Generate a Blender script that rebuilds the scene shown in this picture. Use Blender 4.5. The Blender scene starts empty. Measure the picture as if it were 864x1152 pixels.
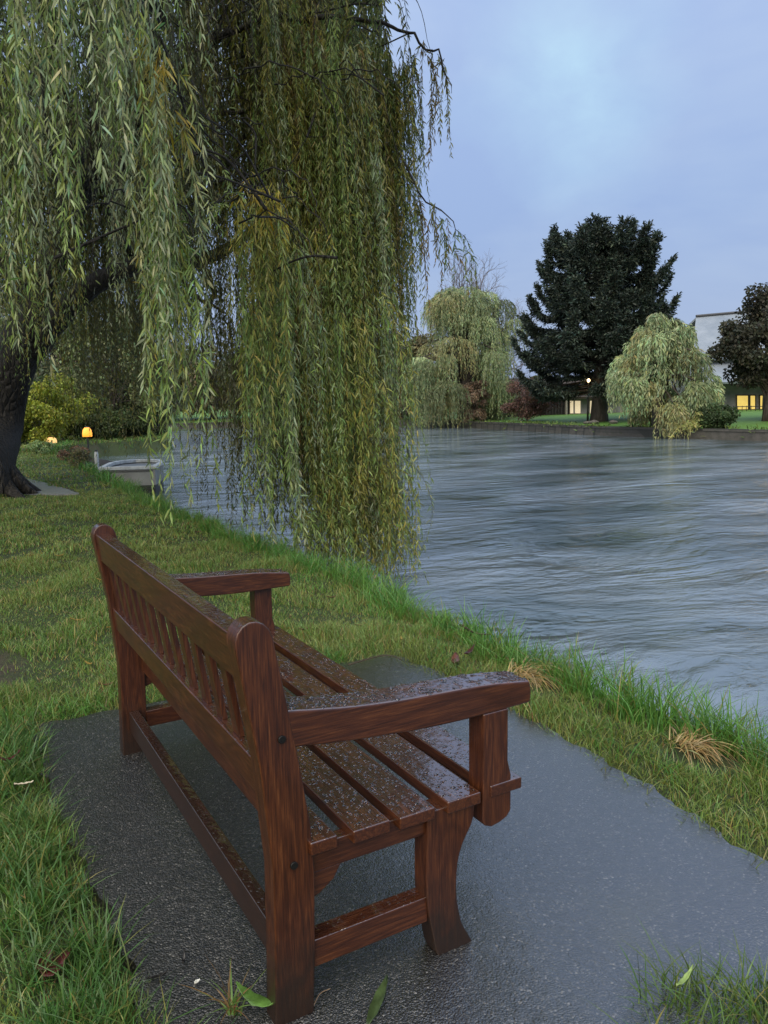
import bpy, bmesh, math, random
import numpy as np
from mathutils import Vector
random.seed(7); rng = np.random.default_rng(7)
R = math.radians
C = bpy.context.scene.collection
sc = bpy.context.scene

# ------------------------------------------------------------------ camera
FPX = 877.76; YAW = .5214; PIT = -.138; ROLL = -.0164
CAM = np.array([-.5309, -1.4227, 1.3207])
_F = np.array([math.sin(YAW)*math.cos(PIT), math.cos(YAW)*math.cos(PIT), math.sin(PIT)])
_R0 = np.array([math.cos(YAW), -math.sin(YAW), 0.]); _U0 = np.cross(_R0, _F)
_R = _R0*math.cos(ROLL)+_U0*math.sin(ROLL); _U = _U0*math.cos(ROLL)-_R0*math.sin(ROLL)
def ray(x, y): return _F*FPX+_R*(x-432)+_U*(576-y)
def atz(x, y, z=0.): d = ray(x, y); return CAM+d*(z-CAM[2])/d[2]
def atd(x, y, dep): return CAM+ray(x, y)*dep/FPX
def pj(P):
    d = np.asarray(P)-CAM; z = d@_F
    z = np.where(np.abs(z) < .05, .05, z)
    return 432+FPX*(d@_R)/z, 576-FPX*(d@_U)/z, z
from mathutils import Matrix
cd = bpy.data.cameras.new('camera'); cam = bpy.data.objects.new('camera', cd); C.objects.link(cam)
M = Matrix([[_R[0], _U[0], -_F[0], CAM[0]], [_R[1], _U[1], -_F[1], CAM[1]], [_R[2], _U[2], -_F[2], CAM[2]], [0, 0, 0, 1]])
cam.matrix_world = M
cd.sensor_fit = 'VERTICAL'; cd.sensor_height = 36; cd.lens = FPX/1152*36; cd.clip_end = 6000; cd.clip_start = .02
sc.camera = cam

# ------------------------------------------------------------------ object helpers
def tagp(o, label=None, cat=None, group=None, kind=None):
    if label: o['label'] = label
    if cat: o['category'] = cat
    if group: o['group'] = group
    if kind: o['kind'] = kind
    return o
def thing(name, loc, label, cat, group=None):
    o = bpy.data.objects.new(name, None); C.objects.link(o); o.location = loc; o.empty_display_size = .2
    return tagp(o, label, cat, group)
def base_of(parent):
    v = Vector((0, 0, 0))
    while parent is not None: v += parent.location; parent = parent.parent
    return v
def link(name, me, mat, parent=None, loc=None):
    """me holds world coordinates; the origin goes to loc (top level) or to the parent's origin"""
    o = bpy.data.objects.new(name, me); C.objects.link(o)
    if mat is not None and not me.materials: me.materials.append(mat)
    if parent is not None:
        o.parent = parent; off = base_of(parent)
    else:
        off = Vector(loc) if loc is not None else Vector((0, 0, 0)); o.location = off
    if off.length > 0: me.transform(Matrix.Translation(-off))
    return o
class MB:
    """numpy mesh accumulator, world coordinates"""
    def __init__(s): s.v = []; s.f = []; s.c = []; s.n = 0
    def add(s, v, faces, col=None):
        v = np.asarray(v, float).reshape(-1, 3)
        for f in faces:
            s.f.append(np.asarray(f, np.int64)+s.n)
        s.v.append(v); s.n += len(v)
        if col is None: col = np.ones((len(v), 3))*.5
        col = np.asarray(col, float)
        if col.ndim == 1: col = np.tile(col, (len(v), 1))
        s.c.append(col)
    def mesh(s, name, smooth=False):
        me = bpy.data.meshes.new(name)
        V = np.concatenate(s.v); me.vertices.add(len(V)); me.vertices.foreach_set('co', V.ravel())
        starts = []; loops = []; pos = 0
        for f in s.f:
            k = f.shape[1]; n = len(f)
            starts.append(pos+np.arange(n)*k); loops.append(f.ravel()); pos += n*k
        st = np.concatenate(starts); lp = np.concatenate(loops)
        me.loops.add(len(lp)); me.loops.foreach_set('vertex_index', lp.astype(np.int32))
        me.polygons.add(len(st)); me.polygons.foreach_set('loop_start', st.astype(np.int32))
        me.polygons.foreach_set('use_smooth', np.full(len(st), bool(smooth)))
        me.update(calc_edges=True); me.validate()
        a = me.color_attributes.new('col', 'FLOAT_COLOR', 'POINT')
        c = np.concatenate(s.c); a.data.foreach_set('color', np.concatenate([c, np.ones((len(c), 1))], 1).ravel())
        return me
def norm(a): return a/np.maximum(np.linalg.norm(a, axis=-1, keepdims=True), 1e-9)
def tube(mb, pts, rad, sides=8, wob=0., col=None, seed=0, caps=True):
    pts = np.asarray(pts, float); rad = np.asarray(rad, float); n = len(pts)
    t = norm(np.gradient(pts, axis=0)); ref = np.array([0., 0, 1]) if abs(t[0][2]) < .9 else np.array([1., 0, 0])
    a = norm(np.cross(t, ref)); b = np.cross(t, a)
    th = np.arange(sides)*2*math.pi/sides
    rr = rad[:, None]*np.ones((n, sides))
    if wob:
        rs = np.random.default_rng(seed)
        ph = rs.random(4)*6.28
        for k, m in enumerate((2, 3, 5, 7)): rr = rr*(1+wob/(k+1)*np.sin(m*th[None, :]+ph[k]+np.arange(n)[:, None]*.35*(k+1)))
    V = pts[:, None, :]+rr[..., None]*(np.cos(th)[None, :, None]*a[:, None, :]+np.sin(th)[None, :, None]*b[:, None, :])
    i = np.arange(n-1)[:, None]*sides; j = np.arange(sides)[None, :]; j2 = (j+1) % sides
    F = np.stack([i+j, i+j2, i+sides+j2, i+sides+j], -1).reshape(-1, 4)
    fs = [F]
    if caps and sides > 2: fs += [np.arange(sides)[None, ::-1], (n-1)*sides+np.arange(sides)[None, :]]
    mb.add(V.reshape(-1, 3), fs, col)
def spline(P, n):
    P = np.asarray(P, float); m = len(P)
    Q = np.vstack([2*P[0]-P[1], P, 2*P[-1]-P[-2]]); out = []
    for u in np.linspace(0, m-1-1e-6, n):
        i = int(u); t = u-i; a, b, c, d = Q[i:i+4]
        out.append(.5*((2*b)+(-a+c)*t+(2*a-5*b+4*c-d)*t*t+(-a+3*b-3*c+d)*t**3))
    return np.array(out)
def box(mb, lo, hi, col=None):
    x0, y0, z0 = lo; x1, y1, z1 = hi
    v = [(x0, y0, z0), (x1, y0, z0), (x1, y1, z0), (x0, y1, z0), (x0, y0, z1), (x1, y0, z1), (x1, y1, z1), (x0, y1, z1)]
    mb.add(v, [[(0, 3, 2, 1), (4, 5, 6, 7), (0, 1, 5, 4), (1, 2, 6, 5), (2, 3, 7, 6), (3, 0, 4, 7)]], col)
def prism(mb, poly, axis, a0, a1, col=None):
    """poly = 2D outline in the other two axes, extruded along axis"""
    n = len(poly); v = []
    for a in (a0, a1):
        for p in poly:
            q = [p[0], p[1]]; q.insert(axis, a); v.append(q)
    i = np.arange(n); j = (i+1) % n
    fs = [np.stack([i, j, j+n, i+n], -1), i[None, ::-1], (i+n)[None, :]]
    mb.add(v, fs, col)
def finish(o, bevel=0., seg=2, auto=True):
    bm = bmesh.new(); bm.from_mesh(o.data); bmesh.ops.recalc_face_normals(bm, faces=bm.faces)
    bm.to_mesh(o.data); bm.free()
    if bevel:
        m = o.modifiers.new('bevel', 'BEVEL'); m.width = bevel; m.segments = seg; m.limit_method = 'ANGLE'; m.angle_limit = R(35)
        m.harden_normals = True; o.data.polygons.foreach_set('use_smooth', np.ones(len(o.data.polygons), bool))
    return o

# ------------------------------------------------------------------ materials
def newmat(name):
    m = bpy.data.materials.new(name); m.use_nodes = True
    nt = m.node_tree; b = nt.nodes['Principled BSDF']; return m, nt, b
class N:
    def __init__(s, nt): s.nt = nt
    def __call__(s, t, **k):
        n = s.nt.nodes.new(t)
        for a, b in k.items(): setattr(n, a, b)
        return n
    def l(s, a, b): s.nt.links.new(a, b)
    def math(s, op, a, b=None, clamp=False):
        n = s('ShaderNodeMath', operation=op); n.use_clamp = clamp
        for i, x in enumerate((a, b)):
            if x is None: continue
            if isinstance(x, (int, float)): n.inputs[i].default_value = x
            else: s.l(x, n.inputs[i])
        return n.outputs[0]
    def mix(s, f, a, b, mode='MIX'):
        n = s('ShaderNodeMix', data_type='RGBA', blend_type=mode)
        for i, x in ((0, f), (6, a), (7, b)):
            if isinstance(x, (int, float)): n.inputs[i].default_value = x
            elif isinstance(x, tuple): n.inputs[i].default_value = (*x, 1)
            else: s.l(x, n.inputs[i])
        return n.outputs[2]
    def ramp(s, f, stops):
        n = s('ShaderNodeValToRGB'); e = n.color_ramp.elements
        while len(e) < len(stops): e.new(.5)
        for i, (p, c) in enumerate(stops):
            e[i].position = p; e[i].color = (*c, 1) if isinstance(c, tuple) else (c, c, c, 1)
        s.l(f, n.inputs[0]); return n.outputs[0]
    def noise(s, vec, scale, detail=4, rough=.55, dist=0.):
        n = s('ShaderNodeTexNoise'); n.inputs['Scale'].default_value = scale; n.inputs['Detail'].default_value = detail
        n.inputs['Roughness'].default_value = rough; n.inputs['Distortion'].default_value = dist
        if vec is not None: s.l(vec, n.inputs['Vector'])
        return n.outputs[0]
    def vor(s, vec, scale, feature='F1', rand=1.):
        n = s('ShaderNodeTexVoronoi', feature=feature); n.inputs['Scale'].default_value = scale; n.inputs['Randomness'].default_value = rand
        if vec is not None: s.l(vec, n.inputs['Vector'])
        return n
    def map(s, vec, scale=(1, 1, 1), rot=(0, 0, 0), loc=(0, 0, 0)):
        n = s('ShaderNodeMapping'); n.inputs['Scale'].default_value = scale; n.inputs['Rotation'].default_value = rot; n.inputs['Location'].default_value = loc
        s.l(vec, n.inputs['Vector']); return n.outputs[0]
    def bump(s, h, strength=.5, dist=.01, normal=None):
        n = s('ShaderNodeBump'); n.inputs['Strength'].default_value = strength; n.inputs['Distance'].default_value = dist
        s.l(h, n.inputs['Height'])
        if normal is not None: s.l(normal, n.inputs['Normal'])
        return n.outputs[0]
def flat(name, col, rough=.6, metal=0., emit=None, es=0., bump=0., bscale=30, var=.15, coat=0.):
    m, nt, b = newmat(name); n = N(nt); tc = n('ShaderNodeTexCoord').outputs['Object']
    nz = n.noise(tc, bscale*.3, 5)
    c2 = tuple(x*(1-var*2) for x in col); c3 = tuple(min(1, x*(1+var)) for x in col)
    n.l(n.ramp(nz, [(.3, c2), (.7, c3)]), b.inputs['Base Color'])
    b.inputs['Roughness'].default_value = rough; b.inputs['Metallic'].default_value = metal
    b.inputs['Coat Weight'].default_value = coat; b.inputs['Coat Roughness'].default_value = .12
    if bump: n.l(n.bump(n.noise(tc, bscale, 6), bump, .01), b.inputs['Normal'])
    if emit: b.inputs['Emission Color'].default_value = (*emit, 1); b.inputs['Emission Strength'].default_value = es
    return m
def leafmat(name, transl=.3, rough=.42, spec=.5):
    m, nt, b = newmat(name); n = N(nt)
    a = n('ShaderNodeAttribute', attribute_name='col').outputs['Color']
    n.l(a, b.inputs['Base Color']); b.inputs['Roughness'].default_value = rough; b.inputs['Specular IOR Level'].default_value = spec
    t = n('ShaderNodeBsdfTranslucent'); hs = n('ShaderNodeHueSaturation'); hs.inputs['Value'].default_value = 1.3; hs.inputs['Saturation'].default_value = 1.1
    n.l(a, hs.inputs['Color']); n.l(hs.outputs[0], t.inputs['Color'])
    mx = n('ShaderNodeMixShader'); mx.inputs[0].default_value = transl
    n.l(b.outputs[0], mx.inputs[1]); n.l(t.outputs[0], mx.inputs[2]); n.l(mx.outputs[0], nt.nodes['Material Output'].inputs[0])
    return m
def woodmat(name, axis, wet=0.):
    m, nt, b = newmat(name); n = N(nt)
    tc = n('ShaderNodeTexCoord').outputs['Object']; oi = n('ShaderNodeObjectInfo').outputs['Random']
    off = n('ShaderNodeCombineXYZ'); k = n.math('MULTIPLY', oi, 37.)
    for i in range(3): n.l(k, off.inputs[i])
    va = n('ShaderNodeVectorMath', operation='ADD'); n.l(tc, va.inputs[0]); n.l(off.outputs[0], va.inputs[1]); P = va.outputs[0]
    s1 = [1., 1., 1.]; s1[axis] = .035
    g = n.noise(n.map(P, tuple(s1)), 330, 6, .7, .3)
    s2 = [1., 1., 1.]; s2[axis] = .12
    big = n.noise(n.map(P, tuple(s2)), 13, 3, .5, .5)
    rings = n.math('SINE', n.math('MULTIPLY', big, 75.))
    rr = n.math('MULTIPLY_ADD', rings, .06); nt.nodes[-1].inputs[2].default_value = .0
    f = n.math('ADD', g, rr)
    base = n.ramp(f, [(.25, (.011, .003, .0015)), (.45, (.043, .0115, .0042)), (.6, (.08, .024, .008)), (.85, (.2, .075, .024))])
    blot = n.noise(P, 6, 4, .6)
    base = n.mix(n.ramp(blot, [(.35, 0.), (.75, .55)]), base, (.035, .011, .006))
    # damp, algae-dark feet of the posts: a stain with a ragged edge
    sx = n('ShaderNodeSeparateXYZ'); n.l(tc, sx.inputs[0])
    zz = n.math('ADD', sx.outputs[2], n.math('MULTIPLY', n.noise(P, 22, 4), .22))
    damp = n.ramp(zz, [(.17, .8), (.34, 0.)]) if axis == 2 else None
    if wet: base = n.mix(wet, base, (.014, .009, .007))
    if damp is not None: base = n.mix(damp, base, (.012, .0085, .006))
    # raindrops on faces that look up
    geo = n('ShaderNodeNewGeometry'); sn = n('ShaderNodeSeparateXYZ'); n.l(geo.outputs['Normal'], sn.inputs[0])
    up = n.ramp(sn.outputs[2], [(.55, 0.), (.8, 1.)])
    v = n.vor(n.map(P, (1, 1, 1)), 105); dome = n.ramp(v.outputs['Distance'], [(.15, 1.), (.4, 0.)])
    sel = n('ShaderNodeSeparateColor'); n.l(v.outputs['Color'], sel.inputs[0])
    dsel = n.math('GREATER_THAN', sel.outputs[0], .6)
    film = n.ramp(n.noise(P, 30, 2, .4), [(.35, 0.), (.65, 1.)])
    drops = n.math('MULTIPLY', n.math('MULTIPLY', dome, dsel), up)
    h1 = n.bump(g, .35, .0015)
    h2 = n.bump(n.math('ADD', drops, n.math('MULTIPLY', n.math('MULTIPLY', film, up), .35)), .55, .0022)
    n.l(base, b.inputs['Base Color']); n.l(h1, b.inputs['Normal']); n.l(h2, b.inputs['Coat Normal'])
    b.inputs['Roughness'].default_value = .42; b.inputs['Specular IOR Level'].default_value = .4
    n.l(n.math('MULTIPLY_ADD', up, .8), b.inputs['Coat Weight']); nt.nodes[-1].inputs[2].default_value = .2
    b.inputs['Coat Roughness'].default_value = .06; n.l(n.math('ADD', n.math('MULTIPLY', up, 1.0), 1.45), b.inputs['Coat IOR'])
    return m
W = [woodmat('wet_varnished_wood_x', 0), woodmat('wet_varnished_wood_y', 1), woodmat('wet_varnished_wood_z', 2)]
leafM = leafmat('leaf', .3, .38)
farleafM = leafmat('far_leaf', .2, .6, .3)
grassM = leafmat('grass_blade', .3, .4, .45)
def barkmat(name, c1, c2, sc_=6):
    m, nt, b = newmat(name); n = N(nt); tc = n('ShaderNodeTexCoord').outputs['Object']
    v = n.vor(n.map(tc, (1, 1, .25)), sc_*2, 'DISTANCE_TO_EDGE'); nz = n.noise(n.map(tc, (1, 1, .3)), sc_*2.5, 8, .65, 1.)
    h = n.math('ADD', n.ramp(v.outputs['Distance'], [(0, 0.), (.25, 1.)]), nz)
    n.l(n.ramp(nz, [(.3, c1), (.7, c2)]), b.inputs['Base Color']); n.l(n.bump(h, .9, .03), b.inputs['Normal'])
    b.inputs['Roughness'].default_value = .7; return m
barkM = barkmat('willow_bark', (.005, .004, .003), (.022, .017, .013))
twigM = flat('twig', (.05, .032, .018), .6)
farbarkM = barkmat('far_bark', (.02, .016, .012), (.07, .055, .042), 2)

# lawn soil
def soil():
    m, nt, b = newmat('lawn_soil'); n = N(nt); tc = n('ShaderNodeTexCoord').outputs['Object']
    big = n.noise(tc, .9, 5, .6); fine = n.noise(tc, 45, 6, .7)
    c = n.ramp(fine, [(.3, (.014, .02, .006)), (.55, (.035, .055, .012)), (.8, (.075, .095, .026))])
    c = n.mix(n.ramp(big, [(.58, 0.), (.72, .8)]), c, (.04, .028, .016))
    vd = n('ShaderNodeVectorMath', operation='DISTANCE'); n.l(n.map(tc, (1, .85, 0)), vd.inputs[0]); vd.inputs[1].default_value = (-.65, 2.5, 0)
    pt_ = n.math('ADD', vd.outputs['Value'], n.math('MULTIPLY', n.noise(tc, 7, 5), .5))
    c = n.mix(n.ramp(pt_, [(.55, .9), (.75, 0.)]), c, n.ramp(fine, [(.3, (.03, .02, .013)), (.7, (.085, .06, .04))]))
    n.l(c, b.inputs['Base Color']); b.inputs['Roughness'].default_value = .8
    n.l(n.bump(fine, .8, .03), b.inputs['Normal']); return m
def farlawn():
    m, nt, b = newmat('far_lawn'); n = N(nt); tc = n('ShaderNodeTexCoord').outputs['Object']
    a = n.noise(tc, 8, 6, .7); c = n.noise(tc, .3, 4)
    n.l(n.mix(n.ramp(c, [(.4, 0.), (.65, .6)]), n.ramp(a, [(.3, (.06, .15, .02)), (.7, (.12, .26, .035))]), (.09, .16, .03)), b.inputs['Base Color'])
    b.inputs['Roughness'].default_value = .7; n.l(n.bump(a, .6, .1), b.inputs['Normal']); return m
def asphalt():
    m, nt, b = newmat('wet_asphalt'); n = N(nt); tc = n('ShaderNodeTexCoord').outputs['Object']
    v = n.vor(tc, 210); sel = n('ShaderNodeSeparateColor'); n.l(v.outputs['Color'], sel.inputs[0])
    stone = n.ramp(sel.outputs[0], [(0, (.006, .0055, .0055)), (.6, (.012, .0115, .011)), (.84, (.027, .026, .024)), (.95, (.065, .06, .055)), (1, (.17, .16, .15))])
    fine = n.noise(tc, 380, 4, .7); med = n.noise(tc, 26, 5, .6); big = n.noise(tc, 1.9, 4, .55)
    c = n.mix(n.ramp(med, [(.45, 0.), (.7, .45)]), stone, (.022, .019, .017))
    moss = n.noise(tc, 1.6, 5, .6); c = n.mix(n.ramp(moss, [(.6, 0.), (.72, .5)]), c, (.038, .034, .012))
    n.l(c, b.inputs['Base Color'])
    b.inputs['Roughness'].default_value = .35
    h = n.math('ADD', n.math('MULTIPLY', v.outputs['Distance'], -1.), n.math('MULTIPLY', fine, .5))
    hn = n.bump(h, 1., .0035); n.l(hn, b.inputs['Normal'])
    b.inputs['Coat Weight'].default_value = 1.; b.inputs['Coat IOR'].default_value = 2.35; b.inputs['Coat Roughness'].default_value = .1
    rip = n.noise(n.map(tc, (1, 1, 1), (0, 0, .5)), 95, 4, .6, .4); hh = n.math('ADD', n.math('MULTIPLY', rip, .9), n.math('ADD', n.math('MULTIPLY', h, .35), n.math('MULTIPLY', med, 1.2)))
    cn = n('ShaderNodeBump'); cn.inputs['Distance'].default_value = .006; n.l(hh, cn.inputs['Height'])
    sx = n('ShaderNodeSeparateXYZ'); n.l(tc, sx.inputs[0])      # water stands deeper towards the river side of the pad
    wetx = n.math('ADD', n.math('MULTIPLY', sx.outputs[0], .45), n.math('MULTIPLY', big, .55))
    n.l(n.ramp(wetx, [(.3, 1.), (.62, .28)]), cn.inputs['Strength'])
    n.l(n.ramp(wetx, [(.26, .3), (.58, 1.)]), b.inputs['Coat Weight']); n.l(cn.outputs[0], b.inputs['Coat Normal'])
    return m
def greypath():
    return flat('grey_path', (.2, .2, .21), .35, bump=.3, bscale=60, coat=.5)
def water():
    m, nt, b = newmat('river_water'); n = N(nt); tc = n('ShaderNodeTexCoord').outputs['Object']
    warp = n('ShaderNodeTexNoise'); warp.inputs['Scale'].default_value = .35; warp.inputs['Detail'].default_value = 2; n.l(tc, warp.inputs['Vector'])
    vm = n('ShaderNodeVectorMath', operation='MULTIPLY_ADD'); vm.inputs[1].default_value = (1.5, 1.5, 0); n.l(warp.outputs['Color'], vm.inputs[0]); n.l(tc, vm.inputs[2])
    P = vm.outputs[0]
    # current runs along the river (y): ripples are short across, long along the view's horizontal
    rz = (0, 0, R(28))
    a = n.noise(n.map(P, (.75, 1.35, 1), rz), 1.6, 4, .55)
    c = n.noise(n.map(P, (.65, 1.35, 1), (0, 0, R(20))), 4.6, 5, .6, .9)
    d = n.noise(n.map(P, (.75, 1.2, 1), (0, 0, R(35))), 19, 4, .6, .8)
    calm = n.ramp(n.noise(n.map(tc, (.6, 1.3, 1), (0, 0, R(28))), .55, 4, .55, .5), [(.42, .12), (.6, 1.)])
    h = n.math('ADD', n.math('MULTIPLY', n.math('MULTIPLY', a, calm), 1.0), n.math('ADD', n.math('MULTIPLY', c, .28), n.math('MULTIPLY', n.math('MULTIPLY', d, calm), .14)))
    n.l(n.bump(h, 1., .085), b.inputs['Normal'])
    tone = n.noise(n.map(P, (.5, 1.1, 1), rz), .5, 3)
    n.l(n.ramp(tone, [(.38, (.035, .06, .062)), (.62, (.19, .23, .265))]), b.inputs['Base Color'])
    b.inputs['Roughness'].default_value = .06; b.inputs['IOR'].default_value = 2.9; b.inputs['Specular IOR Level'].default_value = .5
    return m
soilM, farlawnM, asphM, waterM = soil(), farlawn(), asphalt(), water()
def stonewall():
    m, nt, b = newmat('bank_stone'); n = N(nt); tc = n('ShaderNodeTexCoord').outputs['Object']
    br = n('ShaderNodeTexBrick'); br.inputs['Scale'].default_value = 1.; br.inputs['Brick Width'].default_value = .6; br.inputs['Row Height'].default_value = .18
    br.inputs['Mortar Size'].default_value = .015
    mp = n.map(tc, (1, 1, 1), (R(90), 0, R(90))); n.l(mp, br.inputs['Vector'])
    br.inputs['Color1'].default_value = (.08, .072, .063, 1); br.inputs['Color2'].default_value = (.045, .042, .038, 1); br.inputs['Mortar'].default_value = (.02, .02, .018, 1)
    nz = n.noise(tc, 5, 6, .7)
    n.l(n.mix(n.ramp(nz, [(.4, 0.), (.7, .7)]), br.outputs[0], (.02, .024, .014)), b.inputs['Base Color']); b.inputs['Roughness'].default_value = .6
    n.l(n.bump(nz, .5, .05), b.inputs['Normal']); return m
stoneM = stonewall()

# ------------------------------------------------------------------ world and sun
SUN_EL, SUN_AZ = R(40), R(228)      # azimuth: direction the light comes from, clockwise from +y
w = bpy.data.worlds.new('World'); sc.world = w; w.use_nodes = True
nt = w.node_tree; n = N(nt); bg = nt.nodes['Background']
sky = n('ShaderNodeTexSky', sky_type='NISHITA'); sky.sun_disc = False; sky.sun_elevation = SUN_EL; sky.sun_rotation = SUN_AZ
sky.air_density = 1.2; sky.dust_density = 3.5; sky.altitude = 0
tc = n('ShaderNodeTexCoord').outputs['Generated']
sp = n('ShaderNodeSeparateXYZ'); n.l(tc, sp.inputs[0]); el = sp.outputs[2]
cl = n.noise(n.map(tc, (1, 1, 2.2)), 2.3, 5, .55, .4); cl2 = n.noise(n.map(tc, (1, 1, 1.6), loc=(3, 1, 7)), 6., 6, .6, .3)
# even blanket of cloud, lighter and whiter overhead
up = n.ramp(el, [(0., (2.75, 3.45, 5.1)), (.22, (2.9, 3.85, 5.75)), (.45, (3.5, 4.5, 6.5)), (.68, (4.4, 5.5, 7.6)), (.85, (6.2, 7.4, 9.4)), (1., (9.5, 10.8, 12.5))])
cm = n.mix(n.ramp(cl, [(.35, 0.), (.7, 1.)]), (.84, .87, .95), (1.14, 1.1, 1.02))
blanket = n.mix(1., up, cm, 'MULTIPLY')
# the thin pale break in the cloud
dv = norm(ray(648, 88)); dn = n('ShaderNodeVectorMath', operation='DISTANCE')
wob = n('ShaderNodeTexNoise'); wob.inputs['Scale'].default_value = 9; wob.inputs['Detail'].default_value = 5; n.l(tc, wob.inputs['Vector'])
wv = n('ShaderNodeVectorMath', operation='MULTIPLY_ADD'); wv.inputs[1].default_value = (.14, .14, .14); wv.inputs[2].default_value = (-.07, -.07, -.07)
n.l(wob.outputs['Color'], wv.inputs[0]); ad = n('ShaderNodeVectorMath', operation='ADD'); n.l(wv.outputs[0], ad.inputs[0]); n.l(tc, ad.inputs[1])
n.l(ad.outputs[0], dn.inputs[0]); dn.inputs[1].default_value = tuple(dv)
brk = n.ramp(dn.outputs['Value'], [(.015, 1.), (.15, 0.)])
brk = n.math('MULTIPLY', brk, n.ramp(cl2, [(.3, .3), (.7, 1.)]))
blanket = n.mix(n.math('MULTIPLY', brk, .75), blanket, (4.2, 6.2, 7.3))
colr = n.mix(.9, sky.outputs[0], blanket)
n.l(colr, bg.inputs[0]); bg.inputs[1].default_value = .1
sd = bpy.data.lights.new('sun', 'SUN'); so = bpy.data.objects.new('sun', sd); C.objects.link(so)
sd.energy = 2.8; sd.angle = R(60); sd.color = (1., .9, .7)
dirv = Vector((math.sin(SUN_AZ)*math.cos(SUN_EL), math.cos(SUN_AZ)*math.cos(SUN_EL), math.sin(SUN_EL)))
so.rotation_euler = dirv.to_track_quat('Z', 'Y').to_euler(); so.location = (0, 0, 30)
vs = sc.view_settings; vs.view_transform = 'Standard'; vs.look = 'None'; vs.exposure = .5; vs.gamma = 1

# ------------------------------------------------------------------ ground
WZ = -.6
def EX(y):
    return np.interp(y, [-300, -6, .4, .8, 1.6, 2.9, 3.8, 4.5, 7.6, 9.9, 12.5, 18.6, 27, 30.5, 33.5, 40, 48, 54, 58, 61, 63, 66],
                     [1.9, 1.98, 2.06, 2.14, 2.08, 2.14, 2.22, 2.18, 2.14, 2.16, 2.32, 2.62, 3, 4.2, 8.6, 9.8, 9, 5, 0, -8, -60, -3000])
def vnoise(x, y, s):
    return (np.sin(x*s*1.3+1.7*np.sin(y*s*.9+.5))+np.sin(y*s*1.1+2.1*np.sin(x*s*.7+2.)))*.5
def GH(x, y):
    x = np.asarray(x, float); y = np.asarray(y, float)
    d = x-(EX(y)+.06*vnoise(x*0, y, 3.)+.03*vnoise(x*0, y, 9.))
    d = d/np.sqrt(1+((EX(y+.3)-EX(y-.3))/.6)**2)
    h = .012*vnoise(x, y, 2.)+.006*vnoise(x, y, 7.)
    h = h-.05*np.clip((d+.6)/.6, 0, 1)**2
    dd = np.clip(d/.35, 0, 1); h = h-1.1*(dd*dd*(3-2*dd))
    pad = (np.clip(1-np.maximum(np.maximum(-.22-x, x-1.47), np.maximum(-9-y, y-2.0))/.12, 0, 1))
    h = h*(1-pad)-.03*pad*(d < -.3)
    return h
xs = np.concatenate([[-3000, -800, -200, -80, -40, -25, -16, -11, -8, -6.5, -5.3, -4.4], np.arange(-3.6, 1.9, .12), np.arange(1.9, 4.3, .05), np.arange(4.6, 11, .4), [12, 14, 25, 60, 300, 3000]])
ys = np.concatenate([[-3000, -600, -120, -40, -20, -12, -8, -6, -5, -4, -3.2], np.arange(-2.6, 12, .1), np.arange(12, 30, .3), np.arange(30, 70, 1.), [80, 120, 400, 3000]])
X, Y = np.meshgrid(xs, ys); Z = GH(X, Y)
Z = np.where((X > 200) | (Y > 75), -1.1, Z)
g = MB(); nx, ny = len(xs), len(ys); i, j = np.meshgrid(np.arange(nx-1), np.arange(ny-1)); a = (j*nx+i).ravel()
g.add(np.stack([X, Y, Z], -1), [np.stack([a, a+1, a+nx+1, a+nx], -1)])
tagp(link('ground', g.mesh('ground', True), soilM), kind='structure')
# asphalt pad under the bench: an irregular sheet with a thin edge
def outline_sheet(name, poly, z, mat, thick=.02):
    mb = MB(); P = spline(np.array([(*p, 0) for p in poly+[poly[0]]]), len(poly)*14)[:-1]
    P[:, 0] += .012*np.sin(P[:, 1]*23)+.008*np.sin(P[:, 1]*51+P[:, 0]*40); P[:, 1] += .012*np.sin(P[:, 0]*27+1)
    prism(mb, [(p[0], p[1]) for p in P], 2, z-thick, z)
    o = finish(link(name, mb.mesh(name), mat)); return tagp(o, kind='structure')
outline_sheet('asphalt_path', [(-.27, 1.72), (-.25, 2.0), (-.1, 2.03), (.6, 2.0), (1.2, 2.04), (1.42, 2.05), (1.5, 1.95), (1.55, 1.5), (1.54, .97), (1.5, .3), (1.44, -.16), (1.5, -.8), (1.55, -2), (1.6, -5), (1.65, -9), (.3, -9), (.3, -4), (.45, -1.2),
              (.5, -.75), (.3, -.42), (-.05, -.35), (-.22, -.1), (-.24, .2), (-.23, .45), (-.25, .8), (-.28, 1.25)], .004, asphM, .03)
outline_sheet('garden_path', [(1.38, 11.4), (1.25, 13), (.95, 15), (.3, 17.5), (-3, 21), (-9, 24), (-9.5, 21.5), (-3.6, 17.6), (-1.2, 13.8), (.2, 12.3), (.9, 11.6)], .014, greypath(), .05)
# river
mb = MB(); mb.add([(-900, -900, WZ), (900, -900, WZ), (900, 900, WZ), (-900, 900, WZ)], [[(0, 1, 2, 3)]])
tagp(link('river_water', mb.mesh('river_water'), waterM), kind='structure')
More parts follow.
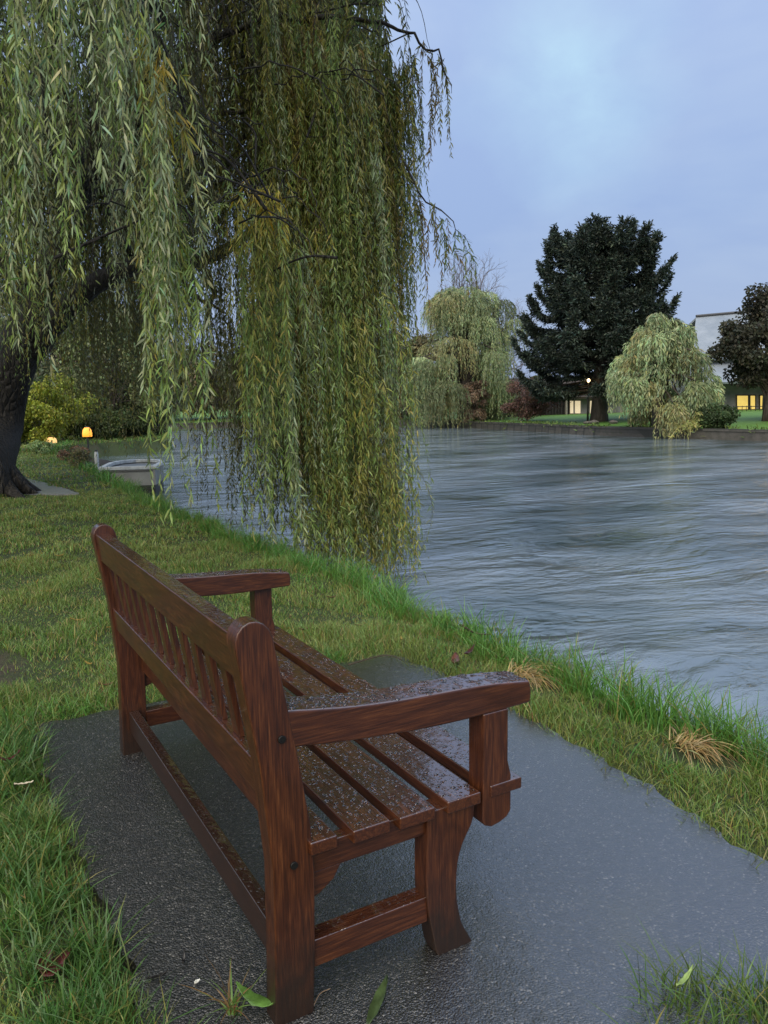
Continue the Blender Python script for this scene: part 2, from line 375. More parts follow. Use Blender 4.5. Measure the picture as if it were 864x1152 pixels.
# far bank
FW = np.array([(34, -60), (32.2, 0), (31.2, 19.8), (31, 30), (32.6, 37), (34.3, 46), (35.2, 52), (33.5, 59), (29, 64.5), (24, 67), (17, 68), (5, 71), (-60, 82)], float)
FA = np.radians([0, 0, 0, 0, 2, 4, 10, 30, 55, 75, 88, 90, 92])
def lawnrise(r): return -.15+np.interp(r, [0, 3, 10, 22, 60, 3000], [0, .05, .28, .5, .8, 1.])
offs = [0, .6, 1.5, 3, 6, 10, 15, 22, 35, 60, 200, 3000]
L_ = np.linspace(0, len(FW)-1, 90); mb = MB(); V = []
for u in L_:
    p = np.array([np.interp(u, range(len(FW)), FW[:, 0]), np.interp(u, range(len(FW)), FW[:, 1])]); a = np.interp(u, range(len(FW)), FA)
    for r in offs: V.append((p[0]+math.cos(a)*r, p[1]+math.sin(a)*r, lawnrise(r)))
k = len(offs); i, j = np.meshgrid(np.arange(k-1), np.arange(len(L_)-1)); a = (j*k+i).ravel()
mb.add(V, [np.stack([a, a+1, a+k+1, a+k], -1)]); tagp(link('far_lawn', mb.mesh('far_lawn', True), farlawnM), kind='structure')
mb = MB(); V = []
for u in L_:
    p = np.array([np.interp(u, range(len(FW)), FW[:, 0]), np.interp(u, range(len(FW)), FW[:, 1])]); a = np.interp(u, range(len(FW)), FA)
    for r, z in ((-.08, -1.3), (-.05, -.2), (-.1, -.2), (-.1, -.09), (.35, -.09), (.35, -.6)): V.append((p[0]+math.cos(a)*r, p[1]+math.sin(a)*r, z))
k = 6; i, j = np.meshgrid(np.arange(k-1), np.arange(len(L_)-1)); a = (j*k+i).ravel()
mb.add(V, [np.stack([a, a+1, a+k+1, a+k], -1)])
o = link('retaining_wall', mb.mesh('retaining_wall'), stoneM, loc=(31.2, 19.8, -1.3)); tagp(o, 'low dark stone retaining wall along the far river bank', 'wall')
gmw = MB(); uu = rng.uniform(0, len(FW)-1, 5200); pf = np.stack([np.interp(uu, range(len(FW)), FW[:, 0]), np.interp(uu, range(len(FW)), FW[:, 1])], 1); af = np.interp(uu, range(len(FW)), FA)
dens = (np.sin(uu*19)+np.sin(uu*43+1)+rng.normal(0, .5, len(uu))) > .1; rr_ = rng.uniform(-.14, .7, len(uu))
Pw = np.stack([pf[:, 0]+np.cos(af)*rr_, pf[:, 1]+np.sin(af)*rr_, np.where(rr_ < -.1, rng.uniform(-.5, -.08, len(uu)), -.1)], 1)[dens]
FARWEED = (gmw, Pw)
def far_at(px, off=0., ydrop=None):
    """ground point of the far bank seen at photo column px, off metres behind the wall"""
    best = None
    for u in np.linspace(0, len(FW)-1, 900):
        p = np.array([np.interp(u, range(len(FW)), FW[:, 0]), np.interp(u, range(len(FW)), FW[:, 1])]); a = np.interp(u, range(len(FW)), FA)
        q = np.array([p[0]+math.cos(a)*off, p[1]+math.sin(a)*off, float(lawnrise(max(off, 0)))])
        x, y, z = pj(q)
        if z > 0 and (best is None or abs(x-px) < best[0]): best = (abs(x-px), q, z)
    return best[1], best[2]

# ------------------------------------------------------------------ bench
BR = (.35, .8, 0)
bench = thing('park_bench', BR, 'dark red-brown slatted wooden bench, rain-wet, on the asphalt facing the river', 'bench')
T = .057; LB = 1.59
def part(name, mb, mat, bev=.004, parent=bench, seg=2):
    return finish(link(name, mb.mesh(name), mat, parent), bev, seg)
post = [(0, .001), (.006, .2), (.008, .36), (-.013, .6), (-.053, .845)]
a0 = np.array([-.053, .845]); a1 = np.array([.026, .862]); cc = (a0+a1)/2
arc = []
ax = (a1-a0)/2; ay = np.array([-ax[1], ax[0]])*1.15
for t in np.linspace(180, 0, 9)[1:-1]: arc.append(tuple(cc+ax*math.cos(R(t))+ay*math.sin(R(t))))
post = post+arc+[tuple(a1), (.054, .703), (.075, .581), (.096, .436), (.101, .33), (.098, .17), (.09, .001)]
for y0 in (0., LB-T):
    mb = MB(); prism(mb, post, 1, y0, y0+T); o = part('rear_post', mb, W[2], .004)
    if y0 == 0.:
        for (x, z) in ((.036, .645), (.053, .362)):
            bm_ = MB(); t = np.arange(12)*math.pi/6
            prism(bm_, [(x+.0085*math.cos(q), z+.0085*math.sin(q)) for q in t], 1, -.005, .004)
            part('bolt', bm_, flat('bolt_iron', (.02, .019, .018), .4, .6), .0015, o)
# front legs (curved), arms, arm supports
legF = spline(np.array([(.53, .378, 0), (.522, .32, 0), (.492, .268, 0), (.477, .215, 0), (.475, .14, 0), (.488, .07, 0), (.508, .028, 0)]), 22)
legB = spline(np.array([(.392, .378, 0), (.388, .24, 0), (.39, .145, 0), (.405, .06, 0), (.412, .024, 0)]), 14)
leg = [(p[0], p[1]) for p in legF]+[(.522, .001), (.42, .001)]+[(p[0], p[1]) for p in legB[::-1]]
armT = spline(np.array([(.046, .703, 0), (.124, .69, 0), (.208, .678, 0), (.319, .668, 0), (.439, .662, 0), (.566, .655, 0), (.694, .639, 0)]), 16)
armB = spline(np.array([(.05, .621, 0), (.163, .605, 0), (.273, .594, 0), (.389, .585, 0), (.514, .581, 0), (.697, .583, 0)]), 14)
arm = [(p[0], p[1]) for p in armT]+[(.7, .615)]+[(p[0], p[1]) for p in armB[::-1]]
sup = [(.551, .583), (.626, .583), (.626, .45), (.636, .41), (.636, .318), (.624, .303), (.6, .294), (.575, .29), (.556, .298), (.548, .315), (.548, .385), (.551, .41)]
for s in (0, 1):
    def yy(a, b): return (a, b) if s == 0 else (LB-b, LB-a)
    mb = MB(); prism(mb, leg, 1, *yy(.004, .06)); part('front_leg', mb, W[2])
    mb = MB(); prism(mb, arm, 1, *yy(.001, .092)); part('armrest', mb, W[0], .006, seg=3)
    mb = MB(); prism(mb, sup, 1, *yy(0., .062)); part('arm_support', mb, W[2])
    mb = MB(); prism(mb, [(.095, .318), (.393, .318), (.393, .38), (.095, .38)], 1, *yy(.016, .05)); part('side_rail', mb, W[0], .003)
    mb = MB(); prism(mb, [(.1, .317), (.175, .317), (.155, .285), (.12, .262), (.1, .255)], 1, *yy(.02, .047)); part('corner_bracket', mb, W[0], .003)
    mb = MB(); prism(mb, [(.095, .098), (.395, .098), (.395, .162), (.095, .162)], 1, *yy(.012, .06)); part('side_stretcher', mb, W[0], .003)
# seat slats
for k, (x0, x1) in enumerate(((.088, .152), (.19, .283), (.308, .404), (.438, .535), (.57, .667))):
    mb = MB(); z = .405-.004*k if k < 3 else .398
    box(mb, (x0, -.012 if k < 4 else -.0035, z-.03), (x1, LB+.012 if k < 4 else LB+.0035, z)); part('seat_slat', mb, W[1], .004)
mb = MB(); box(mb, (.57, T+.004, .3), (.605, LB-T-.004, .366)); part('front_rail', mb, W[1])
# back: the frame leans with the posts
def lean(z): return np.interp(z, [.36, .6, .845], [.008, -.013, -.053])
def board(z0, z1, t, off=.012):
    mb = MB(); x0, x1 = float(lean(z0))+off, float(lean(z1))+off
    prism(mb, [(x0, z0), (x0+t, z0-.004), (x1+t, z1-.004), (x1, z1)], 1, T-.002, LB-T+.002); return mb
part('top_rail', board(.765, .868, .052, .006), W[1], .005)
part('lower_rail', board(.502, .585, .048, .008), W[1], .005)
mb = MB(); box(mb, (.092, T+.004, .32), (.12, LB-T-.004, .372)); part('rear_seat_rail', mb, W[1])
NS = 13
for k in range(NS):
    y = T+.035+(LB-2*T-.07)*k/(NS-1)
    x0, x1 = float(lean(.583))+.022, float(lean(.767))+.022; mb = MB()
    prism(mb, [(x0, .583), (x0+.014, .583), (x1+.014, .767), (x1, .767)], 1, y-.021, y+.021); part('back_slat', mb, W[2], .002)
mb = MB(); box(mb, (.03, T+.002, .095), (.066, LB-T-.002, .175)); part('long_stretcher', mb, woodmat('damp_wood_y', 1, .75), .003)
# rain standing on the bench in beads
dropM, nt, b = newmat('raindrop'); b.inputs['Base Color'].default_value = (1, 1, 1, 1); b.inputs['Roughness'].default_value = .02
b.inputs['IOR'].default_value = 1.33; b.inputs['Transmission Weight'].default_value = 1.
def domes(P, nrm, r):
    n = len(P); th = np.arange(7)*2*math.pi/7; nrm = norm(np.asarray(nrm, float)); ref = np.array([0, 1., 0]); a = norm(np.cross(nrm, ref)); b_ = np.cross(nrm, a)
    sx = 1+.5*rng.random(n); V = []
    for (rr, hh) in ((1., -.12), (.8, .32), (.4, .5)):
        V.append(P[:, None]+(r*rr)[:, None, None]*(np.cos(th)[None, :, None]*a[:, None]*sx[:, None, None]+np.sin(th)[None, :, None]*b_[:, None])+nrm[:, None]*(r*hh)[:, None, None])
    V.append((P+nrm*(r*.55)[:, None])[:, None]); V = np.concatenate(V, 1); m = 22
    f = []
    for q in range(7):
        q2 = (q+1) % 7; f += [(q, q2, 7+q2, 7+q), (7+q, 7+q2, 14+q2, 14+q)]
    f3 = [(14+q, 14+(q+1) % 7, 21) for q in range(7)]
    F4 = (np.array(f)[None]+np.arange(n)[:, None, None]*m).reshape(-1, 4); F3 = (np.array(f3)[None]+np.arange(n)[:, None, None]*m).reshape(-1, 3)
    return V.reshape(-1, 3), [F4, F3]
mb = MB()
def scatter(nn, fx, fy, zf, r0, r1):
    x = rng.uniform(*fx, nn); y = rng.uniform(*fy, nn); r = r0+(r1-r0)*rng.random(nn)**2.2; z = zf(x)
    dz = (zf(x+.004)-zf(x-.004))/.008; P = np.stack([x, y, z], 1); v, f = domes(P, np.stack([-dz, 0*dz, 1+0*dz], 1), r); mb.add(v, f)
at_ = lambda x: np.interp(x, armT[:, 0], armT[:, 1])
scatter(520, (.06, .69), (.006, .088), at_, .0016, .0065)
scatter(350, (.06, .69), (LB-.088, LB-.006), at_, .0012, .0045)
for k, (x0, x1) in enumerate(((.088, .152), (.19, .283), (.308, .404), (.438, .535), (.57, .667))):
    z = .405-.004*k if k < 3 else .398
    scatter(620, (x0+.005, x1-.005), (0, LB), lambda x: x*0+z, .0014, .0055)
o = link('raindrops', mb.mesh('raindrops', True), dropM, bench); o['kind'] = 'stuff'

# ------------------------------------------------------------------ leaves and strands
def hsvar(base, n, v=.18, h=.06):
    base = np.asarray(base, float); c = np.tile(base, (n, 1)) if base.ndim == 1 else base.copy()
    c = c*(1+v*rng.standard_normal((n, 1))).clip(.35, 1.9); c[:, 0] *= (1+h*2*rng.standard_normal(n)).clip(.5, 1.7); c[:, 2] *= (1+h*2*rng.standard_normal(n)).clip(.5, 1.6)
    return c.clip(.002, .9)
def leaves(mb, P, D, Nn, ln, wd, col, curl=.12):
    """long pointed leaves: base P, direction D, normal Nn"""
    n = len(P); D = norm(D); S = norm(np.cross(D, Nn)); U = np.cross(S, D)
    ln = np.broadcast_to(ln, (n,))[:, None]; wd = np.broadcast_to(wd, (n,))[:, None]
    droop = np.array([0, 0, -1.])
    m1 = P+D*ln*.3+U*ln*curl*.4; m2 = P+D*ln*.68+U*ln*curl*.3+droop*ln*.05; tip = P+D*ln+droop*ln*.16
    V = np.stack([P, m1-S*wd*.5, m1+S*wd*.5, m2-S*wd*.4, m2+S*wd*.4, tip], 1).reshape(-1, 3)
    o = np.arange(n)[:, None]*6
    mb.add(V, [np.concatenate([o+[0, 2, 1], o+[3, 4, 5]]), (o+[1, 2, 4, 3])], np.repeat(col, 6, 0))
def strands(mbL, mbT, P0, length, out, sp, ln, wd, col, ang=(9, 50), sway=.12, rt=.003, topcol=None, arch=.35, bare=0.):
    """hanging whips: start P0 (n,3), horizontal out-vector (n,3), leaves alternate down each whip"""
    n = len(P0); K = 9; s = np.linspace(0, 1, K)
    L = np.asarray(length)[:, None]; ph = rng.random((n, 2))*6.28; am = sway*rng.uniform(.3, 1., (n, 1))
    ot = out[:, None, :]*(1-np.exp(-s*3.5))[None, :, None]
    path = P0[:, None, :]+ot; path = path+np.stack([am*np.sin(s[None]*3.2+ph[:, :1])*s[None], am*np.sin(s[None]*2.7+ph[:, 1:])*s[None], -L*(s[None]**(1+arch*.5))+arch*.12*np.sin(s[None]*math.pi)], -1)
    if mbT is not None:
        th = np.arange(3)*2.094; r = rt*(1-.75*s)
        V = path[:, :, None, :]+r[None, :, None, None]*np.stack([np.cos(th), np.sin(th), 0*th], -1)[None, None]
        i = np.arange(K-1)[:, None]*3; j = np.arange(3)[None]; j2 = (j+1) % 3
        F = np.stack([i+j, i+j2, i+3+j2, i+3+j], -1).reshape(-1, 4)
        mbT.add(V.reshape(-1, 3), [(F[None]+np.arange(n)[:, None, None]*K*3).reshape(-1, 4)])
    cnt = np.maximum((np.asarray(length)*(1-bare)/sp).astype(int), 4); idx = np.repeat(np.arange(n), cnt)
    loc = np.concatenate([np.linspace(bare, 1, c) for c in cnt])+rng.normal(0, .004, cnt.sum()); loc = loc.clip(0, .999)*(K-1)
    k = loc.astype(int); t = (loc-k)[:, None]; k = k.clip(0, K-2)
    A, B = path[idx, k], path[idx, k+1]; P = A*(1-t)+B*t; T_ = norm(B-A)
    par = np.concatenate([np.arange(c) % 2 for c in cnt]); az = ph[idx, 0]+par*math.pi+rng.normal(0, 1.1, len(idx))
    side = np.stack([np.cos(az), np.sin(az), 0*az], -1); side = norm(side-T_*np.sum(side*T_, -1, keepdims=True))
    an = np.radians(rng.uniform(ang[0], ang[1], len(idx)))[:, None]; D = T_*np.cos(an)+side*np.sin(an)
    wild = rng.random((len(idx), 1)) < .22; D = np.where(wild, norm(D+rng.normal(0, .45, D.shape)), D)
    Nn = norm(np.cross(D, side)+rng.normal(0, .8, D.shape)+side*.6)
    sh = rng.uniform(.5, 1.2, len(idx)); taper = 1-.35*(loc/(K-1))
    cb = col[idx] if np.asarray(col).ndim == 2 else np.tile(col, (len(idx), 1))
    if topcol is not None:
        f = np.clip(1-(loc/(K-1))*2.6, 0, 1)[:, None]*.75; f = f*(rng.random((len(idx), 1)) < .75); cb = cb*(1-f)+np.asarray(topcol)*f
    leaves(mbL, P, D, Nn, ln*sh*taper, wd*sh, hsvar(cb, len(idx)))

GREEN = np.array([.175, .235, .065]); SAGE = np.array([.27, .32, .165]); OLIVE = np.array([.215, .215, .05]); YEL = np.array([.5, .36, .03]); SHADE_DK = np.array([.05, .058, .018]); BRN = np.array([.19, .145, .045])  # the darkest green has the shade inside the crown put into leaf colour
TB = np.array([.25, 12.15, 0.]); HUB = np.array([.9, 11.4, 4.6])
willow = thing('weeping_willow', tuple(TB), 'large weeping willow on the near bank, leaning trunk, leaf curtains hanging to the water', 'tree')
trunkmb = MB(); limbmb = MB(); leafmb = MB(); twigmb = MB()
def inward(P): v = HUB[:2]-P[:2]; return np.array([*(v/np.linalg.norm(v)), 0])
def tassel(px, ytop, ybot, dep, wpx, n, col, ln=.085, wd=.012, sp=.022, topcol=None, vary=.35, limb=True, sway=.12, ddep=.35, outl=.25, mixcol=None, pm=.4, bare=0.):
    top = atd(px, ytop, dep); inn = inward(top); w = wpx/FPX*dep
    bz = atd(px, ybot, dep)[2]; side = np.array([-inn[1], inn[0], 0])
    a = rng.random(n); P0 = top+inn*(a[:, None]*.7-.1)*ddep*2+side*rng.normal(0, .3, (n, 1))*w+_R*rng.normal(0, .35, (n, 1))*w
    P0[:, 2] += -.25*a**2+rng.normal(0, .05, n)
    L = (P0[:, 2]-bz)*(1-vary*rng.random(n)**1.3)
    cb = np.tile(col, (n, 1))*rng.uniform(.8, 1.25, (n, 1))
    if mixcol is not None: s = rng.random((n, 1)) < pm; cb = np.where(s, mixcol, cb)
    strands(leafmb, twigmb, P0, L, -inn*outl*rng.uniform(.3, 1, (n, 1))+rng.normal(0, .08, (n, 3))*[1, 1, 0], sp, ln, wd, cb, topcol=topcol, sway=sway, bare=bare)
    if limb: TW.append((top, inn, ddep))
TW = []; LP = []
# trunk and big limbs
tr = spline(np.array([TB+[-.1, 0, -.15], TB+[-.03, 0, .5], atd(0, 480, 13.4), atd(14, 410, 13.2), atd(42, 352, 13.)]), 22)
tube(trunkmb, tr, np.interp(np.linspace(0, 1, 22), [0, .08, .2, .6, 1], [.62, .45, .36, .33, .36]), 20, .09, seed=3)
for k in range(9):   # root flare
    a = k*.7+.2; d = np.array([math.cos(a), math.sin(a), 0]); L = rng.uniform(.55, .95)
    tube(trunkmb, spline(np.array([TB+[0, 0, .42]+d*.12, TB+[0, 0, .12]+d*.42, TB+[0, 0, -.04]+d*L]), 8), np.linspace(.2, .03, 8), 7, .1, seed=k)
T0 = atd(34, 372, 13.1)
def limb(pts, r0, r1, mbx=limbmb, n=22, sides=9, w=.06):
    P = spline(np.array(pts), n); LP.extend(P[3:-2]); P[1:-1] += rng.normal(0, .018, P[1:-1].shape); tube(mbx, P, np.linspace(r0, r1, n), sides, w, seed=int(rng.integers(99)))
limb([T0-[0, 0, .3], atd(88, 335, 12.7), atd(145, 300, 12), atd(225, 292, 11), atd(300, 250, 10)], .24, .04)
limb([T0-[0, 0, .2], atd(60, 290, 13), atd(95, 210, 12.6), atd(120, 90, 12), atd(140, -120, 11)], .26, .1)
limb([T0, atd(10, 300, 13), atd(-70, 200, 12.6), atd(-170, 60, 12)], .22, .07)
limb([atd(95, 210, 12.6), atd(160, 150, 11), atd(190, 95, 9.8), atd(250, 40, 9), atd(330, 20, 8.4), atd(410, 24, 8.1), atd(460, 40, 8), atd(495, 62, 7.9), atd(508, 105, 7.9)], .055, .003, n=40, sides=7)
limb([atd(190, 95, 9.8), atd(240, 70, 9.3), atd(300, 62, 9), atd(360, 74, 8.6), atd(430, 60, 8.2)], .02, .003, sides=6)
limb([atd(160, 150, 11), atd(230, 130, 9.6), atd(320, 118, 8.9), atd(400, 150, 8.4), atd(450, 195, 8.1), atd(490, 232, 8), atd(518, 262, 7.9)], .03, .003, n=30, sides=6)
limb([atd(150, 288, 12), atd(205, 250, 10.8), atd(245, 200, 10), atd(300, 120, 9.2), atd(345, 75, 8.8)], .07, .01, sides=7)
limb([atd(225, 292, 11), atd(240, 330, 10.8), atd(228, 380, 10.8), atd(240, 430, 10.8)], .05, .012, sides=7)
limb([atd(200, 290, 11.3), atd(215, 330, 11.2), atd(250, 350, 11), atd(262, 390, 11)], .04, .01, sides=6)
limb([atd(150, 288, 12), atd(120, 240, 10.5), atd(150, 150, 8), atd(170, 60, 6), atd(185, 20, 5.2)], .07, .012, n=26, sides=7)
limb([atd(95, 210, 12.6), atd(60, 60, 9), atd(50, -150, 6), atd(50, -260, 4.6)], .11, .02, n=26)
limb([atd(215, 90, 8), atd(240, 140, 6.9), atd(260, 180, 6.4), atd(290, 205, 6.2)], .012, .004, sides=5)
limb([atd(190, 110, 7), atd(215, 160, 6), atd(245, 222, 5.6)], .006, .002, sides=4)
# long bare shoots arching through the leaves
for _ in range(46):
    px, py = rng.uniform(40, 430), rng.uniform(-60, 260); dp = rng.uniform(5.2, 8.6); a_ = rng.uniform(40, 130)*rng.choice([-1, 1]); 
    limb([atd(px, py, dp+.6), atd(px+a_*.4, py-12, dp+.3), atd(px+a_*.8, py+15, dp), atd(px+a_, py+rng.uniform(50, 120), dp)], .008, .002, n=14, sides=4, w=0)
# foreground tassels
def plume(px, yt, yb, dep, n, col, w=26, ln=.115, **k):
    """one branch end: a few long whips in the middle, shorter ones round them"""
    k.setdefault('sp', .0155); k.setdefault('wd', .0125); k.setdefault('vary', .55); k.setdefault('sway', .07); k.setdefault('outl', .08); k.setdefault('ddep', .1)
    tassel(px, yt, yb, dep, w, n, col, ln, **k)
plume(45, -230, 262, 3.9, 5, SAGE); plume(72, -220, 398, 3.8, 6, SAGE*1.1, 22); plume(60, -220, 330, 4.1, 5, GREEN*1.2); plume(88, -230, 250, 4.3, 5, GREEN, 30)
plume(12, -200, 235, 4., 5, GREEN*1.1); plume(30, -200, 190, 4.3, 5, SAGE); plume(0, 40, 420, 4.5, 5, GREEN*1.1, 18); plume(-30, -200, 430, 4.5, 8, SAGE, 40)
plume(122, -220, 240, 4.2, 6, GREEN*1.15, mixcol=SAGE); plume(138, -220, 150, 4.4, 5, SAGE); plume(105, -220, 180, 4.5, 5, GREEN)
plume(165, 28, 330, 4.8, 6, SAGE, 20, topcol=YEL*1.2, mixcol=GREEN); plume(182, 60, 400, 4.7, 7, SAGE*1.1, 26, topcol=YEL*1.2); plume(198, 120, 470, 4.9, 7, SAGE, 26, mixcol=GREEN, topcol=YEL)
plume(180, 200, 600, 5., 7, GREEN*1.3, 22, mixcol=OLIVE*1.3, vary=.4); plume(205, 250, 575, 5.1, 6, GREEN*1.2, 22, mixcol=SAGE, vary=.5); plume(172, 150, 500, 5.3, 6, OLIVE*1.3, 26)
plume(213, -190, 72, 4.3, 5, SAGE*1.1, 14, sp=.016); plume(160, -200, 120, 4.9, 6, GREEN, 30)
tassel(247, 205, 262, 5.7, 16, 9, np.array([.3, .38, .12]), .07, .012, .014, limb=False, vary=.5)
plume(290, 205, 420, 6.2, 9, GREEN*1.2, 26, topcol=YEL, mixcol=OLIVE*1.3); plume(305, 225, 500, 6.3, 9, OLIVE*1.3, 26, topcol=YEL); plume(330, 270, 440, 6.5, 8, GREEN*1.25, 26, mixcol=SAGE)
plume(298, 330, 600, 6.4, 9, GREEN*1.2, 34, mixcol=OLIVE*1.4); plume(322, 380, 625, 6.6, 9, SAGE, 34, mixcol=GREEN*1.2)
for (px, yt, yb, dp, wp, nn, cc_) in ((300, 205, 470, 6.3, 40, 13, GREEN), (292, 215, 625, 6.5, 46, 14, OLIVE*1.25), (325, 260, 600, 6.8, 44, 14, GREEN*1.1), (345, 320, 560, 7, 36, 10, SAGE)):
    tassel(px, yt, yb, dp, wp, nn, cc_, .085, .012, .021, topcol=YEL*.7, mixcol=GREEN, outl=.1, ddep=.25)
# main right curtain
for px in range(320, 427, 6):
    for q in range(4):
        yt = np.interp(px, [325, 380, 440], [15, 40, 95])+rng.uniform(-60, 160)
        cc_ = [OLIVE, GREEN, OLIVE*1.2, SHADE_DK*1.5][q]
        yb = float(np.interp(px, [322, 340, 400, 440], [590, 612, 645, 652]))+rng.uniform(-34, 4) if q else rng.uniform(400, 600)
        tassel(px+rng.uniform(-6, 6)-(10 if px > 430 else 0), yt, yb if px > 335 else yb-20, rng.uniform(7.5, 8.7)+(.5 if q == 3 else 0), 24, 10, cc_, .088, .0118, .017, mixcol=[GREEN*1.15, OLIVE*1.3, SAGE, BRN][int(rng.integers(4))], limb=(q == 0), sway=.16, vary=(.16 if q else .5))
for px in (360, 392, 420, 436): tassel(px, rng.uniform(330, 420), 652, 7.4, 30, 12, GREEN*1.2, .09, .012, .017, mixcol=OLIVE*1.4, limb=False, sway=.2)
tassel(452, 590, 632, 7.9, 10, 6, np.array([.2, .24, .04]), .08, .013, .03, limb=False)
# right hanging whips against the sky
for (px, yt, yb, wp, nn) in ((450, 75, 412, 13, 22), (443, 60, 330, 16, 16), (462, 110, 310, 12, 10), (466, 60, 205, 12, 6), (478, 52, 185, 10, 4), (490, 54, 170, 8, 4), (499, 62, 200, 6, 3), (506, 85, 180, 5, 2), (455, 190, 380, 12, 12), (432, 90, 300, 22, 14), (458, 70, 240, 12, 8),
                             (475, 226, 312, 8, 6), (487, 232, 300, 7, 4), (502, 242, 318, 6, 6), (516, 258, 340, 5, 6), (425, 30, 250, 30, 10), (405, 20, 200, 30, 10), (430, 0, 120, 40, 9), (385, 5, 260, 30, 10), (468, 215, 385, 8, 3)):
    tassel(px, yt, yb, 8., wp, nn, OLIVE*.8 if nn < 5 else GREEN*.7, .085, .0125, .018, mixcol=BRN*.9 if nn < 7 else OLIVE, limb=False, outl=.04, ddep=.08, sway=.05, vary=.45)
# middle and left bulk
for _ in range(30): tassel(rng.uniform(300, 425), rng.uniform(-60, 120), rng.uniform(560, 625), rng.uniform(9, 10.3), 50, 9, SHADE_DK*1.6, .13, .024, .045, limb=False)
for _ in range(60):
    px = rng.uniform(205, 345); yt = rng.uniform(-160, 160)
    if 205 < px < 262: yb = rng.uniform(150, 330) if rng.random() < .6 else rng.uniform(380, 560)
    else: yb = rng.uniform(420, 610)
    tassel(px, yt, yb, rng.uniform(8.2, 10.8), 44, 9, [GREEN*.8, OLIVE*.8, SHADE_DK*1.3, SHADE_DK][int(rng.integers(4))], .09, .014, .032, mixcol=OLIVE, limb=rng.random() < .5)
for _ in range(44):
    px = rng.uniform(-90, 205); dp = rng.uniform(6, 10.5); yt = rng.uniform(-230, 120)
    tassel(px, yt, rng.uniform(120, 400) if px < 70 else rng.uniform(200, 420), dp, 50, 9, [GREEN*.8, SAGE*.7, SHADE_DK*1.2, SHADE_DK][int(rng.integers(4))], .09, .014, .034, limb=rng.random() < .5)
for _ in range(75):
    px = rng.uniform(-70, 215); tassel(px, rng.uniform(60, 220), rng.uniform(300, 440 if px > 60 else 400), rng.uniform(14, 17), 60, 9, SHADE_DK*1.5, .16, .034, .06, limb=False)
for _ in range(30):
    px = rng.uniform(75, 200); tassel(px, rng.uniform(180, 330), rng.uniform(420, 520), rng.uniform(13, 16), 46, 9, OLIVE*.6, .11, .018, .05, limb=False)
for px in (372, 392, 410, 424, 434, 440): tassel(px, rng.uniform(480, 540), 655, rng.uniform(7.6, 8.1), 22, 9, [GREEN*1.2, OLIVE*1.3, OLIVE][px % 3], .09, .012, .017, limb=False, sway=.22, vary=.25)
for px in range(352, 446, 9): tassel(px, rng.uniform(500, 575), 656, rng.uniform(7.5, 8.2), 24, 12, [GREEN*1.2, OLIVE*1.2, SAGE*.8, OLIVE][px % 4], .09, .0125, .016, limb=False, sway=.2, vary=.3)
tassel(446, 585, 650, 7.8, 22, 9, OLIVE*1.3, .085, .012, .018, limb=False, sway=.25)
for _ in range(10):
    px = rng.uniform(262, 330); tassel(px, rng.uniform(300, 420), rng.uniform(590, 640), rng.uniform(7.6, 8.8), 30, 8, SHADE_DK*1.3, .09, .014, .032, limb=False)
for (px, yt, yb) in ((238, 330, 620), (228, 380, 590), (255, 350, 600), (272, 360, 610), (245, 300, 520)): tassel(px, yt, yb, 9.2, 12, 4, SHADE_DK*1.4, .085, .013, .028, limb=False)
for _ in range(12): tassel(rng.uniform(-20, 60), rng.uniform(100, 240), rng.uniform(380, 450), rng.uniform(9, 11.5), 40, 8, GREEN*.8, .09, .014, .028, limb=False, mixcol=OLIVE)
# crown volume all round the trunk, so that the tree is whole from other sides
n_b = 1500; ang = rng.random(n_b)*6.283; rad = 8.3*np.sqrt(rng.random(n_b)); P0 = np.stack([TB[0]+rad*np.cos(ang), TB[1]-1.2+rad*np.sin(ang), 10.2-.055*rad**2+rng.normal(0, .5, n_b)], 1)
zb = np.maximum(rng.uniform(1.5, 5.5, n_b), 0); zb = np.where(rad < 3.5, zb+1.8, zb); L = P0[:, 2]-zb; bot = P0-np.stack([0*L, 0*L, L], 1)
x1, y1, d1 = pj(P0); x2, y2, d2 = pj(bot)
ok = (d2 > 9) & (np.maximum(x1, x2) < 400) | (d1 < 0)
ok &= ~((d2 > 0) & (x2 > 60) & (x2 < 400) & (y2 > 330) & (d2 < 13))
ok &= np.linalg.norm(P0[:, :2]-CAM[:2], axis=1) > 4.5
P0, L = P0[ok], L[ok]; nb = len(P0); inn = norm(np.stack([TB[0]-P0[:, 0], TB[1]-P0[:, 1], 0*L], 1))
strands(leafmb, twigmb, P0, L, -inn*.6*rng.random((nb, 1)), .075, .12, .02, np.tile(GREEN*.75, (nb, 1))*rng.uniform(.6, 1.2, (nb, 1)), rt=.004)
